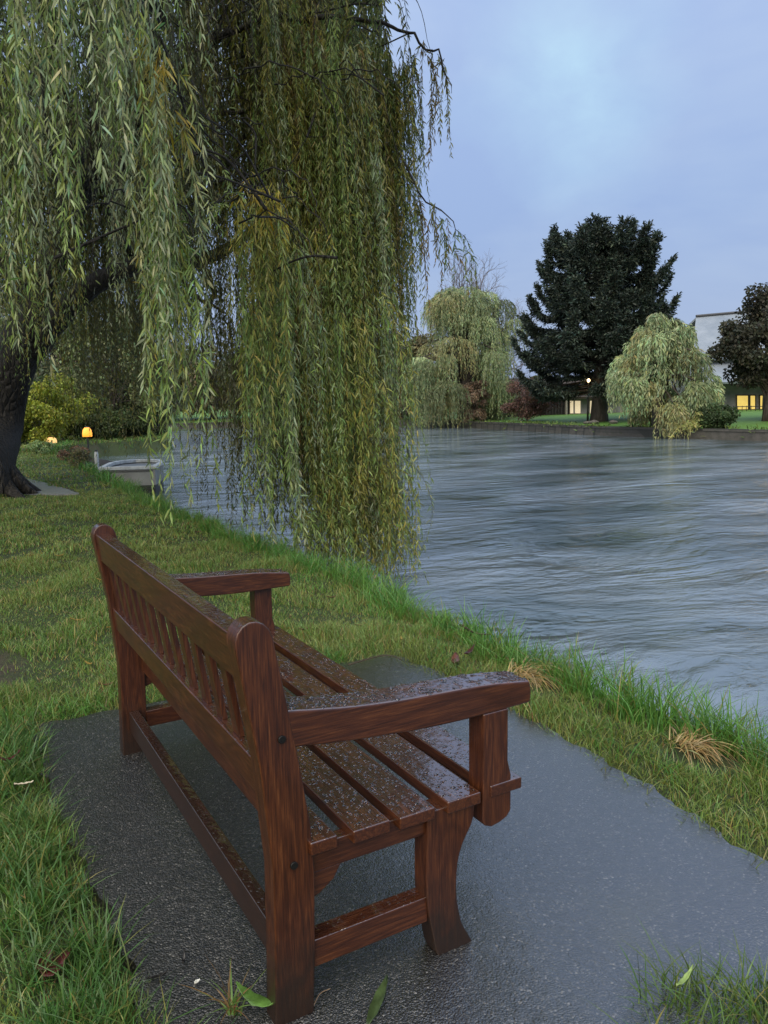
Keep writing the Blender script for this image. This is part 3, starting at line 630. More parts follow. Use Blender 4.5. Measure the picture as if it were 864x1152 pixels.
# dome of leaf above the frame
n_t = 85000; ang = rng.random(n_t)*6.283; rad = 8.4*np.sqrt(rng.random(n_t)); P = np.stack([TB[0]-.2+rad*np.cos(ang), TB[1]-1.9+rad*np.sin(ang), 10.4-.055*rad**2+rng.uniform(-1.5, .6, n_t)], 1)
x1, y1, d1 = pj(P); keep = (x1 < 430) | (y1 < -150) | (d1 < 0)
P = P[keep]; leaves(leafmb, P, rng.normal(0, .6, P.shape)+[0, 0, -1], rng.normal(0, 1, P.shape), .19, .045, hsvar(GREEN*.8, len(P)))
LPa = np.array(LP)
for top, inn, ddep in TW:      # a thin branch from the nearest limb to each hanging bunch
    e = top+inn*.5*ddep; D_ = np.linalg.norm(LPa-e, axis=1)+np.maximum(0, LPa[:, 2]-e[2])*.5; h = LPa[np.argmin(np.abs(D_-.9)+.4*D_)]; dd = np.linalg.norm(e-h)
    pth = spline(np.array([h, h*.62+e*.38+np.array([0, 0, .14*dd]), h*.28+e*.72+np.array([0, 0, .13*dd]), e+[0, 0, .1], top-inn*.15-[0, 0, .15]])+rng.normal(0, .05, (5, 3))*[[0], [1], [1], [.3], [.3]], 16)
    tube(limbmb, pth, np.linspace(.009+.004*dd, .003, 16)*rng.uniform(.6, 1.1), 5, caps=False)
link('trunk', trunkmb.mesh('trunk', True), barkM, willow)
link('branches', limbmb.mesh('branches', True), barkM, willow)
crown = link('crown', leafmb.mesh('crown'), leafM, willow)
link('twigs', twigmb.mesh('twigs'), twigM, crown)

# ------------------------------------------------------------------ grass
def blades(mb, P, h, w, lean_, col, segs=3):
    n = len(P); az = rng.random(n)*6.283; d = np.stack([np.cos(az), np.sin(az), 0*az], 1); s = np.stack([-np.sin(az), np.cos(az), 0*az], 1)
    tw = rng.random(n)*6.283; s = np.stack([np.cos(tw), np.sin(tw), 0*tw], 1)
    h = h[:, None]; w = w[:, None]; ln = lean_[:, None]; V = []; up = np.array([0, 0, 1.])
    for t in np.linspace(0, 1, segs+1)[:-1]:
        c = P+up*h*(t-.35*ln*t*t)+d*h*ln*t*t; ww = w*(1-.55*t)*.5; V += [c-s*ww, c+s*ww]
    V.append(P+up*h*(1-.35*ln)+d*h*ln); V = np.stack(V, 1); m = V.shape[1]
    o = np.arange(n)[:, None]*m; fs = []
    q = np.concatenate([o+[2*k, 2*k+1, 2*k+3, 2*k+2] for k in range(segs-1)]) if segs > 1 else None
    if q is not None: fs.append(q)
    fs.append(o+[m-3, m-2, m-1]); mb.add(V.reshape(-1, 3), fs, np.repeat(col, m, 0))
def onpad(x, y, m=0.):
    xl = np.interp(y, [-9, -4, -1.2, -.75, -.42, -.3, -.1, .45, 1.2, 1.72, 2.03], [.3, .3, .45, .5, .3, -.05, -.2, -.23, -.28, -.27, -.2]); xr = np.interp(y, [-9, -.16, .97, 1.5, 2.03], [1.65, 1.44, 1.54, 1.55, 1.44])
    top = 2.02+.015*np.sin(x*9)
    return (x > xl+m) & (x < xr-m) & (y < top-m)
def gcol(n, x, y):
    g1 = np.array([.11, .195, .04]); g2 = np.array([.2, .27, .075]); g3 = np.array([.3, .27, .1]); g4 = np.array([.2, .14, .06])
    f = (vnoise(x, y, 1.1)+vnoise(x, y, 3.7)*.6)*.5+.5; f = np.clip(f+rng.normal(0, .25, n), 0, 1)[:, None]
    c = g1*(1-f)+g2*f; r = rng.random(n)[:, None]
    c = np.where(r > .8, g3, c); return hsvar(np.where(r > .93, g4, c), n, .2, .07)
STRAW = [tuple(atz(603, 778, -.02)[:2]), tuple(atz(796, 855, -.02)[:2])]
gm = MB()
def sow(x0, x1, y0, y1, dens, h0, h1, w0, lean0=.5, cond=None):
    n = int((x1-x0)*(y1-y0)*dens); x = rng.uniform(x0, x1, n); y = rng.uniform(y0, y1, n)
    ed = x-EX(y); k = (ed < .1) & ~onpad(x, y, .03*rng.random(n))
    px, py, dz = pj(np.stack([x, y, x*0], 1)); k &= (dz > -.5) & (px > -260) & (px < 1130)
    bare = vnoise(x+3, y, .9)+.7*vnoise(x, y+5, 2.3); k &= ~((bare > 1.38) & (rng.random(n) < .75))
    for cx_, cy_ in STRAW: k &= ~((x-cx_)**2+(y-cy_)**2 < .13**2)
    # worn soil at the left of the bench and under the trunk
    k &= ~((((x+.62)/.42)**2+((y-2.95)/.5)**2 < 1) & (rng.random(n) < .8))
    gp = (x > -9.5) & (x < 1.4) & (y > 11.4) & (y < 24) & (np.abs(y-np.interp(x, [-9.5, -3.3, -.5, .5, 1.35], [22.7, 19, 15.2, 13.9, 11.6])) < np.interp(x, [-9, 0, .5, 1.35], [1.3, 2.0, 2.0, .5]))
    k &= ~gp
    if cond is not None: k &= cond(x, y)
    x, y = x[k], y[k]; n = len(x)
    clump = .65+.55*np.clip(vnoise(x, y, 5.)+vnoise(x, y, 13.)*.6, -.6, 1.2)
    P = np.stack([x, y, GH(x, y)-.006], 1); h = rng.uniform(h0, h1, n)*clump
    blades(gm, P, h, w0*rng.uniform(.7, 1.3, n), rng.uniform(.1, 1., n)*lean0*2, gcol(n, x, y))
sow(-2.2, 3, -2, 2.6, 11000, .045, .11, .0034)
sow(-3, 3, 2.6, 6, 6000, .04, .095, .0045)
sow(-4, 3, 6, 12, 2200, .04, .09, .008)
sow(-9, 3.4, 12, 26, 420, .05, .1, .018)
sow(-16, 10.2, 26, 56, 90, .07, .13, .05)
o = link('grass', gm.mesh('grass'), grassM); tagp(o, 'short rain-wet green grass of the lawn around the path', 'grass', kind='stuff')
# long grass along the water's edge and straggling over the path edges
gm = MB()
def tuft(x, y, n, h0, h1, w, spread=.05, lean0=.75, col=None):
    if any((x-c_[0])**2+(y-c_[1])**2 < .11**2 for c_ in STRAW): return
    r = spread*np.sqrt(rng.random(n)); a = rng.random(n)*6.283; X_, Y_ = x+r*np.cos(a), y+r*np.sin(a)
    P = np.stack([X_, Y_, GH(X_, Y_)-.01], 1)
    c = np.array([.1, .225, .045]) if col is None else np.asarray(col)
    blades(gm, P, rng.uniform(h0, h1, n), w*rng.uniform(.7, 1.3, n), lean0*rng.uniform(.2, 1.3, n), hsvar(np.where(rng.random((n, 1)) < .12, np.array([.2, .2, .06]), c), n, .2), 5)
y = -2.2
while y < 12.5:
    e = EX(y); big = .5+.5*math.sin(y*2.3)+.3*math.sin(y*5.1)
    for k in range(3): tuft(e+rng.uniform(-.22, .12), y+rng.uniform(-.08, .08), int(rng.integers(16, 40)), .09, .17+.12*max(big, 0), .0055, .06)
    if rng.random() < .6: tuft(e+rng.uniform(-.55, -.2), y, 20, .06, .13, .004, .07)
    y += .075 if y < 6 else .12
for y in np.arange(12.5, 50, .35): tuft(EX(y)+rng.uniform(-.3, .1), y, 22, .12, .3, .02, .12)
for (px, py) in ((610, 700), (700, 760), (745, 790), (660, 745), (820, 815), (560, 690)):   # tall clumps
    p = atz(px, py+28, -.05); tuft(min(p[0], EX(p[1])-.03), p[1], 60, .16, .3, .006, .07, .6)
for _ in range(130):   # over the left edge of the path
    y = rng.uniform(-.6, 2.); xl = float(np.interp(y, [-.42, -.3, -.1, .45, 1.2, 1.72, 2.03], [.2, -.1, -.22, -.25, -.3, -.29, -.22])); tuft(xl-rng.uniform(.0, .22), y, 26, .07, .17, .0045, .05, .9, (.07, .15, .035))
for _ in range(90):   # right and top edges
    y = rng.uniform(-1.4, 2.); xr = float(np.interp(y, [-9, -.16, .97, 1.5, 2.03], [1.65, 1.44, 1.54, 1.55, 1.44])); tuft(xr+rng.uniform(-.03, .26), y, 22, .05, .11, .004, .06, 1., (.13, .17, .04))
for _ in range(60): x = rng.uniform(-.4, 1.5); tuft(x, 2.06+rng.uniform(0, .12), 18, .05, .1, .004, .05, .9)
o = link('long_grass', gm.mesh('long_grass'), grassM); tagp(o, 'long arching grass blades along the water edge and path edges', 'grass', kind='stuff')
gm = MB()
for _ in range(34):
    p = atz(rng.uniform(735, 900), rng.uniform(1110, 1190), 0); tuft(p[0]+rng.uniform(-.02, .02), p[1], 20, .07, .17, .0045, .04, .8, (.09, .15, .035))
o = link('grass_tuft', gm.mesh('grass_tuft'), grassM); o2 = o; tagp(o, 'grass patch growing over the path at the bottom right corner', 'grass', kind='stuff')

# straw clumps
strawc = (.4, .3, .14)
def straw(px, py, lab, r=.12, down=(.4, -.3)):
    global gm
    gm = MB(); p = atz(px, py, -.02); n = 170; base = np.array([p[0]-.03, p[1]+.06, float(GH(p[0], p[1]))])
    a = rng.uniform(-1.2, 1.2, n); az = a*1.25+rng.normal(0, .35, n)+math.atan2(down[1], down[0]); d = np.stack([np.cos(az), np.sin(az), 0*az], 1)
    sdv = np.stack([-np.sin(az), np.cos(az), 0*az], 1)
    P = base+rng.normal(0, .035, (n, 3))*[1, 1, .35]+np.array([0, 0, .01]); L = rng.uniform(.35, 1.15, n)*r*1.5; V = []
    w_ = rng.uniform(.0015, .003, n)[:, None]
    for t in np.linspace(0, 1, 6): V += [P+d*(L*t)[:, None]+np.array([0, 0, 1.])*(L*(.8*t*(1-t)+.12*(1-t)))[:, None]*rng.uniform(.95, 1.05, (n, 1))-sdv*w_*(1-.6*t), P+d*(L*t)[:, None]+np.array([0, 0, 1.])*(L*(.8*t*(1-t)+.12*(1-t)))[:, None]+sdv*w_*(1-.6*t)]
    V = np.stack(V, 1); o_ = np.arange(n)[:, None]*12
    gm.add(V.reshape(-1, 3), [np.concatenate([o_+[2*k, 2*k+1, 2*k+3, 2*k+2] for k in range(5)])], np.repeat(hsvar(strawc, n, .25), 12, 0))
    tagp(link('dry_grass_clump', gm.mesh('dry_grass_clump'), grassM, loc=tuple(base)), lab, 'dry grass')
straw(600, 768, 'straw-coloured clump of dead grass on the bank just behind the near armrest', .14)
straw(794, 846, 'flattened brown-yellow clump of dead grass near the right edge of the photo', .12)

# fallen leaves and bits
def blade_leaf(name, px, py, z, L, wdt, ang, col, lab, cat='leaf', curl=.02, rough=.35, lobes=1, group=None):
    p = atz(px, py, z); mb = MB(); m = 9
    for q in range(lobes):
        a = ang+(q-(lobes-1)/2)*.75; d = np.array([math.cos(a), math.sin(a)]); s = np.array([-d[1], d[0]]); V = []
        LL = L*(1 if q == lobes//2 else .75)
        for t in np.linspace(0, 1, m):
            ww = wdt*math.sin(math.pi*min(1, t*.93+.035))**.8*(1-.25*t); c = p[:2]+d*LL*(t-.5 if lobes == 1 else t)
            for sg, zz in ((-1, .006), (0, 0), (1, .006)): V.append((*(c+s*sg*ww/2), p[2]+.004+zz+curl*(t-.4)**2*4+.002*math.sin(t*20+sg)))
        i, j = np.meshgrid(np.arange(2), np.arange(m-1)); a_ = (j*3+i).ravel(); mb.add(V, [np.stack([a_, a_+1, a_+4, a_+3], -1)])
    o = link(name, mb.mesh(name, True), flat(name+'_skin', col, rough, var=.3, bscale=120), loc=tuple(p))
    sm = o.modifiers.new('thick', 'SOLIDIFY'); sm.thickness = .0012
    return tagp(o, lab, cat, group)
blade_leaf('fallen_leaf', 45, 1098, .03, .075, .04, .3, (.07, .012, .012), 'dark red three-lobed leaf lying in the grass near the bottom left corner', lobes=3, curl=.012)
blade_leaf('fallen_leaf', 12, 856, .05, .07, .02, -.1, (.09, .012, .015), 'small dark red leaf in the grass at the left edge, above the pale one')
blade_leaf('fallen_leaf', 27, 884, .06, .062, .008, -.35, (.62, .55, .42), 'narrow pale cream leaf on the grass left of the bench', curl=.004)
blade_leaf('fallen_leaf', 425, 1130, .006, .15, .028, .75, (.055, .085, .03), 'long narrow green leaf lying on the wet asphalt below the bench', curl=.003)
blade_leaf('fallen_leaf', 288, 1130, .03, .1, .035, 2.2, (.1, .2, .04), 'broad green leaf with a brown edge at the foot of the near rear post', curl=.02)
blade_leaf('fallen_leaf', 512, 744, .03, .13, .05, .9, (.12, .04, .03), 'curled red-brown leaf on the bank grass beyond the seat', curl=.012)
blade_leaf('fallen_leaf', 528, 735, .05, .12, .03, .5, (.07, .025, .02), 'darker curled leaf just behind the red-brown one on the bank', curl=.015)
blade_leaf('fallen_leaf', 770, 1106, .1, .07, .012, .2, (.3, .42, .12), 'pale green leaf blade above the grass patch at bottom right', curl=.01)
blade_leaf('petal', 222, 1108, .006, .014, .011, .2, (.75, .75, .7), 'tiny white petal on the dark asphalt left of the near post', 'petal', .001)
blade_leaf('seed_pod', 207, 1083, .008, .035, .01, 1.2, (.012, .01, .009), 'short black seed pod on the asphalt, upper of two', 'seed pod', .01)
blade_leaf('seed_pod', 178, 1103, .008, .045, .013, -.2, (.012, .01, .009), 'curled black seed pod on the asphalt, lower of two', 'seed pod', .01)
for _ in range(26):
    x_, y_ = rng.uniform(-1.6, 1.9), rng.uniform(.5, 6.5)
    if onpad(x_, y_, -.05) and rng.random() < .8: continue
    X1, Y1, _d = pj(np.array([x_, y_, .03])); blade_leaf('willow_leaf', float(X1), float(Y1), .03 if not onpad(x_, y_, 0) else .006, rng.uniform(.05, .09), rng.uniform(.009, .014), rng.uniform(0, 6), (.32, .22, .05) if rng.random() < .5 else (.13, .07, .035), 'narrow yellow or brown willow leaf fallen on the wet grass', curl=.01, group='small willow leaves fallen around the bench')
# twigs at the pad edge
def twig(pts, r, lab):
    mb = MB(); P = spline(np.array([atz(x, y, z) for x, y, z in pts]), 14); tube(mb, P, np.linspace(r, r*.5, 14), 6)
    tagp(link('twig', mb.mesh('twig', True), twigM if r > .003 else flat('pale_twig', (.3, .2, .12), .5), loc=tuple(P[0])), lab, 'twig')
twig([(392, 748, .02), (412, 742, .03), (435, 737, .03), (452, 742, .02)], .004, 'thin brown twig along the far edge of the asphalt beyond the seat')
twig([(518, 703, .05), (535, 712, .05), (552, 714, .04)], .007, 'dark twig on the bank edge beside the curled leaves')
twig([(352, 1133, .006), (360, 1118, .008), (372, 1112, .008)], .0018, 'pale bent twig on the asphalt beside the near rear post foot')
# weed by the post
gm = MB(); p = atz(262, 1142, 0)
n = 34; az = rng.random(n)*6.283; d = np.stack([np.cos(az), np.sin(az), 0*az], 1)
blades(gm, np.tile([p[0], p[1], 0.], (n, 1))+rng.normal(0, .006, (n, 3))*[1, 1, 0], rng.uniform(.05, .12, n), rng.uniform(.004, .007, n), rng.uniform(.4, 1.3, n), hsvar(np.where(rng.random((n, 1)) < .35, np.array([.2, .12, .05]), np.array([.12, .2, .05])), n), 5)
tagp(link('weed', gm.mesh('weed'), grassM, loc=(p[0], p[1], 0)), 'small spiky weed growing through the asphalt beside the near rear post', 'weed')

# ------------------------------------------------------------------ far trees
def droop_tree(name, base, H, Rx, label, col, tint, nclump=46, seed=1, trunk_r=.35, low=.0, lean_px=0, group=None, squash=.9):
    rs = np.random.default_rng(seed); t = thing(name, tuple(base), label, 'tree', group); tm = MB(); lm = MB(); base = np.array(base)
    top = base+np.array([0, 0, H*.78])
    tube(tm, spline(np.array([base-[0, 0, .3], base+[.1, .1, H*.2], base+[.2, -.1, H*.45], base+[0, .1, H*.75]]), 12), np.linspace(trunk_r, trunk_r*.3, 12), 9, .08, seed=seed)
    for k in range(nclump):
        u = rs.random(); a = rs.random()*6.283; hh = .22+.78*u
        rr = math.sqrt(max(0., 1-(max(hh-.42, 0)/.6)**2))*(.55+.45*min(1, hh/.42))*rs.uniform(.45, 1.)
        c = base+np.array([math.cos(a)*Rx*rr, math.sin(a)*Rx*rr*squash, H*hh*rs.uniform(.93, 1.02)])
        s0 = base+np.array([0, 0, H*rs.uniform(.25, .6)])
        tube(tm, spline(np.array([s0, (s0+c)/2+[0, 0, .4], c]), 7), np.linspace(trunk_r*.28, .03, 7), 4, caps=False)
        m = int(rs.integers(50, 95)); r = rs.uniform(.5, 1.05)*Rx*.24; b = rs.random(m)*6.283; q = np.sqrt(rs.random(m))
        P0 = c+np.stack([r*q*np.cos(b), r*q*np.sin(b), -.45*r*q*q+.05*rs.normal(size=m)], 1)
        out = np.stack([np.cos(b), np.sin(b), 0*b], 1)*r*rs.uniform(.2, .6, (m, 1))+(c-base)*[1, 1, 0]*.06
        L = rs.uniform(.5, 1.3, m)*H*.21*(1.25-.4*hh); L = np.minimum(L, P0[:, 2]-base[2]+low)
        ok = L > .3; cc_ = col*(1+.3*rs.normal())*np.ones((m, 1)) if rs.random() > .25 else tint*np.ones((m, 1))
        cc_ = np.clip(cc_, .03, .6)
        strands(lm, None, P0[ok], L[ok], out[ok], .085, .28, .055, cc_[ok], ang=(10, 38), sway=.2)
    link('trunk', tm.mesh('trunk', True), farbarkM, t); link('crown', lm.mesh('crown'), farleafM, t); return t
def leaf_tree(name, base, H, Rx, label, col, seed=1, n=26000, trunk_r=.25, ls=.2, low=.25, cat='tree', ncl=40, group=None, stretch=1., hollow=.55, trunkpart='trunk'):
    rs = np.random.default_rng(seed); t = thing(name, tuple(base), label, cat, group); tm = MB(); lm = MB(); base = np.array(base)
    tube(tm, spline(np.array([base-[0, 0, .2], base+[.1, 0, H*.25], base+[-.1, .1, H*.5], base+[0, 0, H*.85]]), 10), np.linspace(trunk_r, trunk_r*.2, 10), 8, .06, seed=seed)
    cl = []
    for k in range(ncl):
        v = rs.normal(size=3); v /= np.linalg.norm(v); q = rs.uniform(hollow, 1.)*(.85+.3*rs.random())
        cen = base+np.array([0, 0, H*(low+(1-low)/2)]); c = cen+v*q*np.array([Rx, Rx*stretch, H*(1-low)/2]); cl.append(c)
        s0 = base+np.array([0, 0, min(H*rs.uniform(.15, .6), c[2]-base[2])])
        tube(tm, spline(np.array([s0, (s0+c)/2+[0, 0, .1*H*.3], c]), 6), np.linspace(trunk_r*.3, trunk_r*.05, 6), 4, caps=False)
    cl = np.array(cl); w_ = rs.integers(0, ncl, n); r = rs.uniform(.7, 1.3, ncl)*Rx*.3
    P = cl[w_]+norm(rs.normal(size=(n, 3)))*(r[w_]*rs.random(n)**.45)[:, None]*[1, 1, .75]
    P[:, 2] = np.maximum(P[:, 2], base[2]+.05)
    cc_ = np.asarray(col)*rs.uniform(.65, 1.4, (ncl, 1))[w_]
    leaves(lm, P, rs.normal(size=(n, 3))+[0, 0, -.2], rs.normal(size=(n, 3)), ls*rs.uniform(.6, 1.2, n), ls*.55, hsvar(cc_, n, .2))
    link(trunkpart, tm.mesh('trunk', True), farbarkM, t); link('crown', lm.mesh('crown'), farleafM, t); return t
def hpx(q, dep, y):   # height above q seen at row y
    x0, y0, _ = pj(q); return (y0-y)*dep/FPX
WC = np.array([.19, .235, .12]); WT = np.array([.22, .225, .105])
q, dp = far_at(521, .8); droop_tree('willow_tree', q, hpx(q, dp, 326), 5.1, 'pale grey-green willow far left on the opposite bank, bare tree behind its top', WC, WT, 66, 17, .5, .4)
q, dp = far_at(741, .6); droop_tree('willow_tree', q, hpx(q, dp, 356), 2.65, 'rounded pale yellow-green willow between the dark conifer and the hall', WC*1.15, WT*1.15, 46, 15, .32, .45)
# bare tree
def bare_tree(base, H, label, seed=4, spread=.5):
    rs = np.random.default_rng(seed); t = thing('bare_tree', tuple(base), label, 'tree'); tm = MB(); cm = MB()
    def grow(p, d, L, r, lv):
        e = p+d*L; mid = (p+e)/2+rs.normal(0, L*.08, 3)
        tube(tm if lv < 3 else cm, spline(np.array([p, mid, e]), 5), np.linspace(r, r*.6, 5), 6 if lv < 3 else 3, caps=False)
        if lv > 6: return
        for _ in range(3 if lv > 0 else 5):
            nd = norm(d+rs.normal(0, spread, 3)+[0, 0, .12]); grow(e if rs.random() < .6 else mid, nd, L*rs.uniform(.62, .85), r*.58, lv+1)
    grow(np.array(base)-[0, 0, .2], np.array([.03, 0, 1.]), H*.34, H*.03, 0)
    link('trunk', tm.mesh('trunk', True), farbarkM, t); link('twigs', cm.mesh('twigs'), flat('bare_twig', (.13, .1, .09), .7), t)
q, dp = far_at(535, 6); bare_tree(q, hpx(q, dp, 318), 'leafless tree with fine grey twigs behind the far left willow', 9, .42)
# dark conifer
def conifer(base, H, Rx, label, seed=5):
    rs = np.random.default_rng(seed); t = thing('conifer_tree', tuple(base), label, 'tree'); tm = MB(); lm = MB(); base = np.array(base)
    tube(tm, spline(np.array([base-[0, 0, .3], base+[0, 0, H*.2], base+[.1, .1, H*.5], base+[0, 0, H*.96]]), 14), np.linspace(.62, .08, 14), 10, .08, seed=2)
    for k in range(235):
        u = rs.random()**1.05; z = H*(.15+.83*u); a = rs.random()*6.283
        prof = np.interp(z/H, [.12, .2, .35, .5, .7, .85, .95, 1.], [.7, .95, 1., .92, .8, .68, .58, .42])
        L = Rx*prof*rs.uniform(.6, 1.12); d = np.array([math.cos(a), math.sin(a), 0]); p0 = base+[0, 0, z*.94]
        rise = np.interp(z/H, [.15, .5, 1.], [-.1, .06, .22])*L
        pts = spline(np.array([p0, p0+d*L*.5+[0, 0, rise*.35-.1*L*.2], p0+d*L*.85+[0, 0, rise*.6], p0+d*L+[0, 0, rise+.16*L]])+rs.normal(0, .06, (4, 3)), 14)
        tube(tm, pts, np.linspace(.09, .012, 14), 4, caps=False)
        # flat drooping sprays along the branch
        m = int(135*L/3); s = rs.uniform(.16, 1, m)**.8; ii = (s*13).astype(int).clip(0, 12); P = pts[ii]+(pts[ii+1]-pts[ii])*rs.random((m, 1))
        sd_ = np.array([-d[1], d[0], 0]); sg = rs.choice([-1, 1], m)[:, None]; T_ = norm(pts[ii+1]-pts[ii])
        D = T_*rs.uniform(.3, 1.2, (m, 1))+sd_*sg*rs.uniform(.2, 1., (m, 1))+[0, 0, 1]*rs.uniform(-.3, .16, (m, 1))
        D = norm(D); LL = rs.uniform(.45, 1., m)*(1.15-.75*s)*min(L, 3)*.36
        # each spray: a row of small leaf blades
        for f in (0.05, .3, .55, .8, 1.):
            Q = P+D*(LL*f)[:, None]+rs.normal(0, .05, (m, 3))
            leaves(lm, Q, D+rs.normal(0, .45, (m, 3)), rs.normal(0, .5, (m, 3))+[0, 0, 1.], .27*rs.uniform(.6, 1.2, m), .085, hsvar(np.array([.038, .052, .04])*rs.uniform(.7, 1.5), m, .25))
    link('trunk', tm.mesh('trunk', True), farbarkM, t); link('crown', lm.mesh('crown'), farleafM, t)
q, dp = far_at(674, 4.5); conifer(q, hpx(q, dp, 256), 5.0, 'tall dark conifer on the far lawn, broad and ragged against the sky'); CONQ, COND = q, dp
q, dp = far_at(862, 7.5); leaf_tree('broadleaf_tree', q, hpx(q, dp, 330), 2.6, 'dark brownish-green tree at the right edge of the photo, in front of the hall', (.04, .042, .028), 21, 24000, .28, .2, .22, ncl=44)
q, dp = far_at(434, 9); leaf_tree('broadleaf_tree', q, hpx(q, dp, 385), 3.0, 'yellowish tree just right of the near curtain, beyond the far bank', (.19, .19, .05), 22, 14000, .25, .3, .15)
q, dp = far_at(470, 6); leaf_tree('broadleaf_tree', q, hpx(q, dp, 372), 3.2, 'soft olive-brown tree behind the left side of the far willow', (.13, .12, .06), 23, 14000, .25, .28, .1)
q, dp = far_at(453, 1.8); leaf_tree('shrub', q, hpx(q, dp, 428), 1.9, 'dark purple-red shrub on the far bank beside the near leaf curtain', (.05, .02, .03), 24, 8000, .08, .18, .02, 'shrub')
q, dp = far_at(533, .5); leaf_tree('shrub', q, hpx(q, dp, 425), 1.2, 'brown-pink twiggy shrub at the foot of the far left willow', (.19, .14, .1), 25, 9000, .08, .14, .0, 'shrub')
q, dp = far_at(592, 3.0); leaf_tree('shrub', q, hpx(q, dp, 428), 1.9, 'reddish-brown bush under the eaves of the low dark building', (.16, .095, .08), 26, 10000, .08, .14, .1, 'shrub')
q, dp = far_at(803, .9); leaf_tree('shrub', q, hpx(q, dp, 458), 1.0, 'dark green bush on the wall right of the pale willow', (.035, .06, .022), 27, 8000, .05, .12, .0, 'shrub')
# spiky yellow-green plant hanging over the wall
q, dp = far_at(775, -.1); q = q+[0, 0, .05]; t = MB(); lm = MB(); th_ = thing('spiky_plant', tuple(q), 'pale yellow-green spiky plant hanging over the far wall below the dark bush', 'plant')
for k in range(16):
    a = rng.uniform(0, 6.28); e = q+np.array([math.cos(a)*.9-.3, math.sin(a)*.75, rng.uniform(-.5, .8)]); pth = spline(np.array([q, (q+e)/2+[0, 0, .3], e]), 8); tube(t, pth, np.linspace(.03, .012, 8), 4, caps=False)
    ii = rng.integers(0, 7, 60); leaves(lm, pth[ii]+rng.normal(0, .03, (60, 3)), rng.normal(size=(60, 3)), rng.normal(size=(60, 3)), .18, .035, hsvar((.3, .31, .1), 60))
link('stem', t.mesh('stem'), flat('pale_stem', (.3, .28, .12), .6), th_); link('leaves', lm.mesh('leaves'), farleafM, th_)
# trees and bushes beyond, closing the view
spots = [(-120, 10, 300, 4.5, 'left'), (-10, 8, 372, 4, ''), (60, 7, 385, 4, ''), (120, 9, 370, 4.5, ''), (185, 7, 400, 4, ''), (240, 8, 395, 4, ''), (300, 7, 380, 4.5, ''), (350, 8, 390, 4, ''), (395, 7, 405, 3.5, '')]
labs = ['grey-green tree beyond the lawn outside the left edge', 'first grey-green tree behind the willow trunk, farthest left', 'tree behind the willow, above the yellow-green bush', 'tallest tree seen under the willow between trunk and curtain', 'tree in the gap left of the hanging middle strands',
        'far tree seen through the gap of the willow branches', 'far tree behind the middle leaf curtain', 'far tree hidden by the right leaf curtain', 'far tree just left of the right edge of the curtain']
for k, (px, off, ytop, rx, _) in enumerate(spots):
    q, dp = far_at(px, off); leaf_tree('broadleaf_tree', q, hpx(q, dp, ytop), rx, labs[k], (.13+.02*(k % 3), .15, .09), 40+k, 9000, .3, .36, .05, group='trees on the far bank behind the willow')  # leaf colour lightened, haze painted into these trees
for k, (px, off, ytop) in enumerate(((950, 12, 340), (1050, 8, 300), (1180, 10, 330), (1350, 9, 320))):
    q, dp = far_at(px, off); leaf_tree('broadleaf_tree', q, hpx(q, dp, ytop), 4, 'tree on the far bank beyond the right edge, number %s along' % ('one', 'two', 'three', 'four')[k], (.05, .07, .03), 60+k, 7000, .3, .34, .1, group='trees right of the photo')
# far wood as one mass at the horizon
mb = MB(); n = 26000; a = rng.uniform(-.75, 1.95, n); r = rng.uniform(150, 190, n); P = np.stack([CAM[0]+r*np.sin(a), CAM[1]+r*np.cos(a), rng.random(n)**1.3*(6.5+2*np.sin(a*23)+1.4*np.sin(a*61+1))], 1)
leaves(mb, P, rng.normal(size=(n, 3)), rng.normal(size=(n, 3)), 2.2, 1.3, hsvar((.07, .085, .05), n)); tagp(link('distant_wood', mb.mesh('distant_wood'), farleafM), 'hazy far-off line of trees along the horizon', 'woodland', kind='stuff')

leaves(gmw, Pw, rng.normal(0, .6, Pw.shape)+[-.3, 0, .5], rng.normal(0, 1, Pw.shape), rng.uniform(.12, .34, len(Pw)), .06, hsvar((.1, .15, .04), len(Pw), .35))
tagp(link('bank_weeds', gmw.mesh('bank_weeds'), farleafM), 'weeds and grass growing over the stones of the far bank wall', 'weeds', kind='stuff')
# ------------------------------------------------------------------ near-bank things at the left
P = atz(78, 512, -.02); p = CAM+(P-CAM)*(24/((P-CAM)@_F)); base = np.array([2.4, 25.5, 0.])
leaf_tree('shrub', base, 2.3, 1.25, 'yellow-green bush on the near bank behind the willow trunk', (.2, .22, .03), 71, 12000, .06, .1, .05, 'shrub')
leaf_tree('shrub', (2.2, 31, 0.), 2.6, 1.6, 'dark green bush behind the yellow-green one', (.04, .06, .02), 72, 9000, .06, .13, .05, 'shrub')
leaf_tree('broadleaf_tree', (.2, 38, 0.), 7., 3.2, 'grey-green tree on the near bank beyond the bushes', (.14, .16, .09), 73, 14000, .2, .2, .2)  # haze painted in: this tree and the next have paled leaf colour
leaf_tree('broadleaf_tree', (-7, 40, 0.), 8., 3.6, 'grey-green tree on the lawn left of the willow trunk', (.12, .14, .08), 74, 12000, .2, .22, .2)
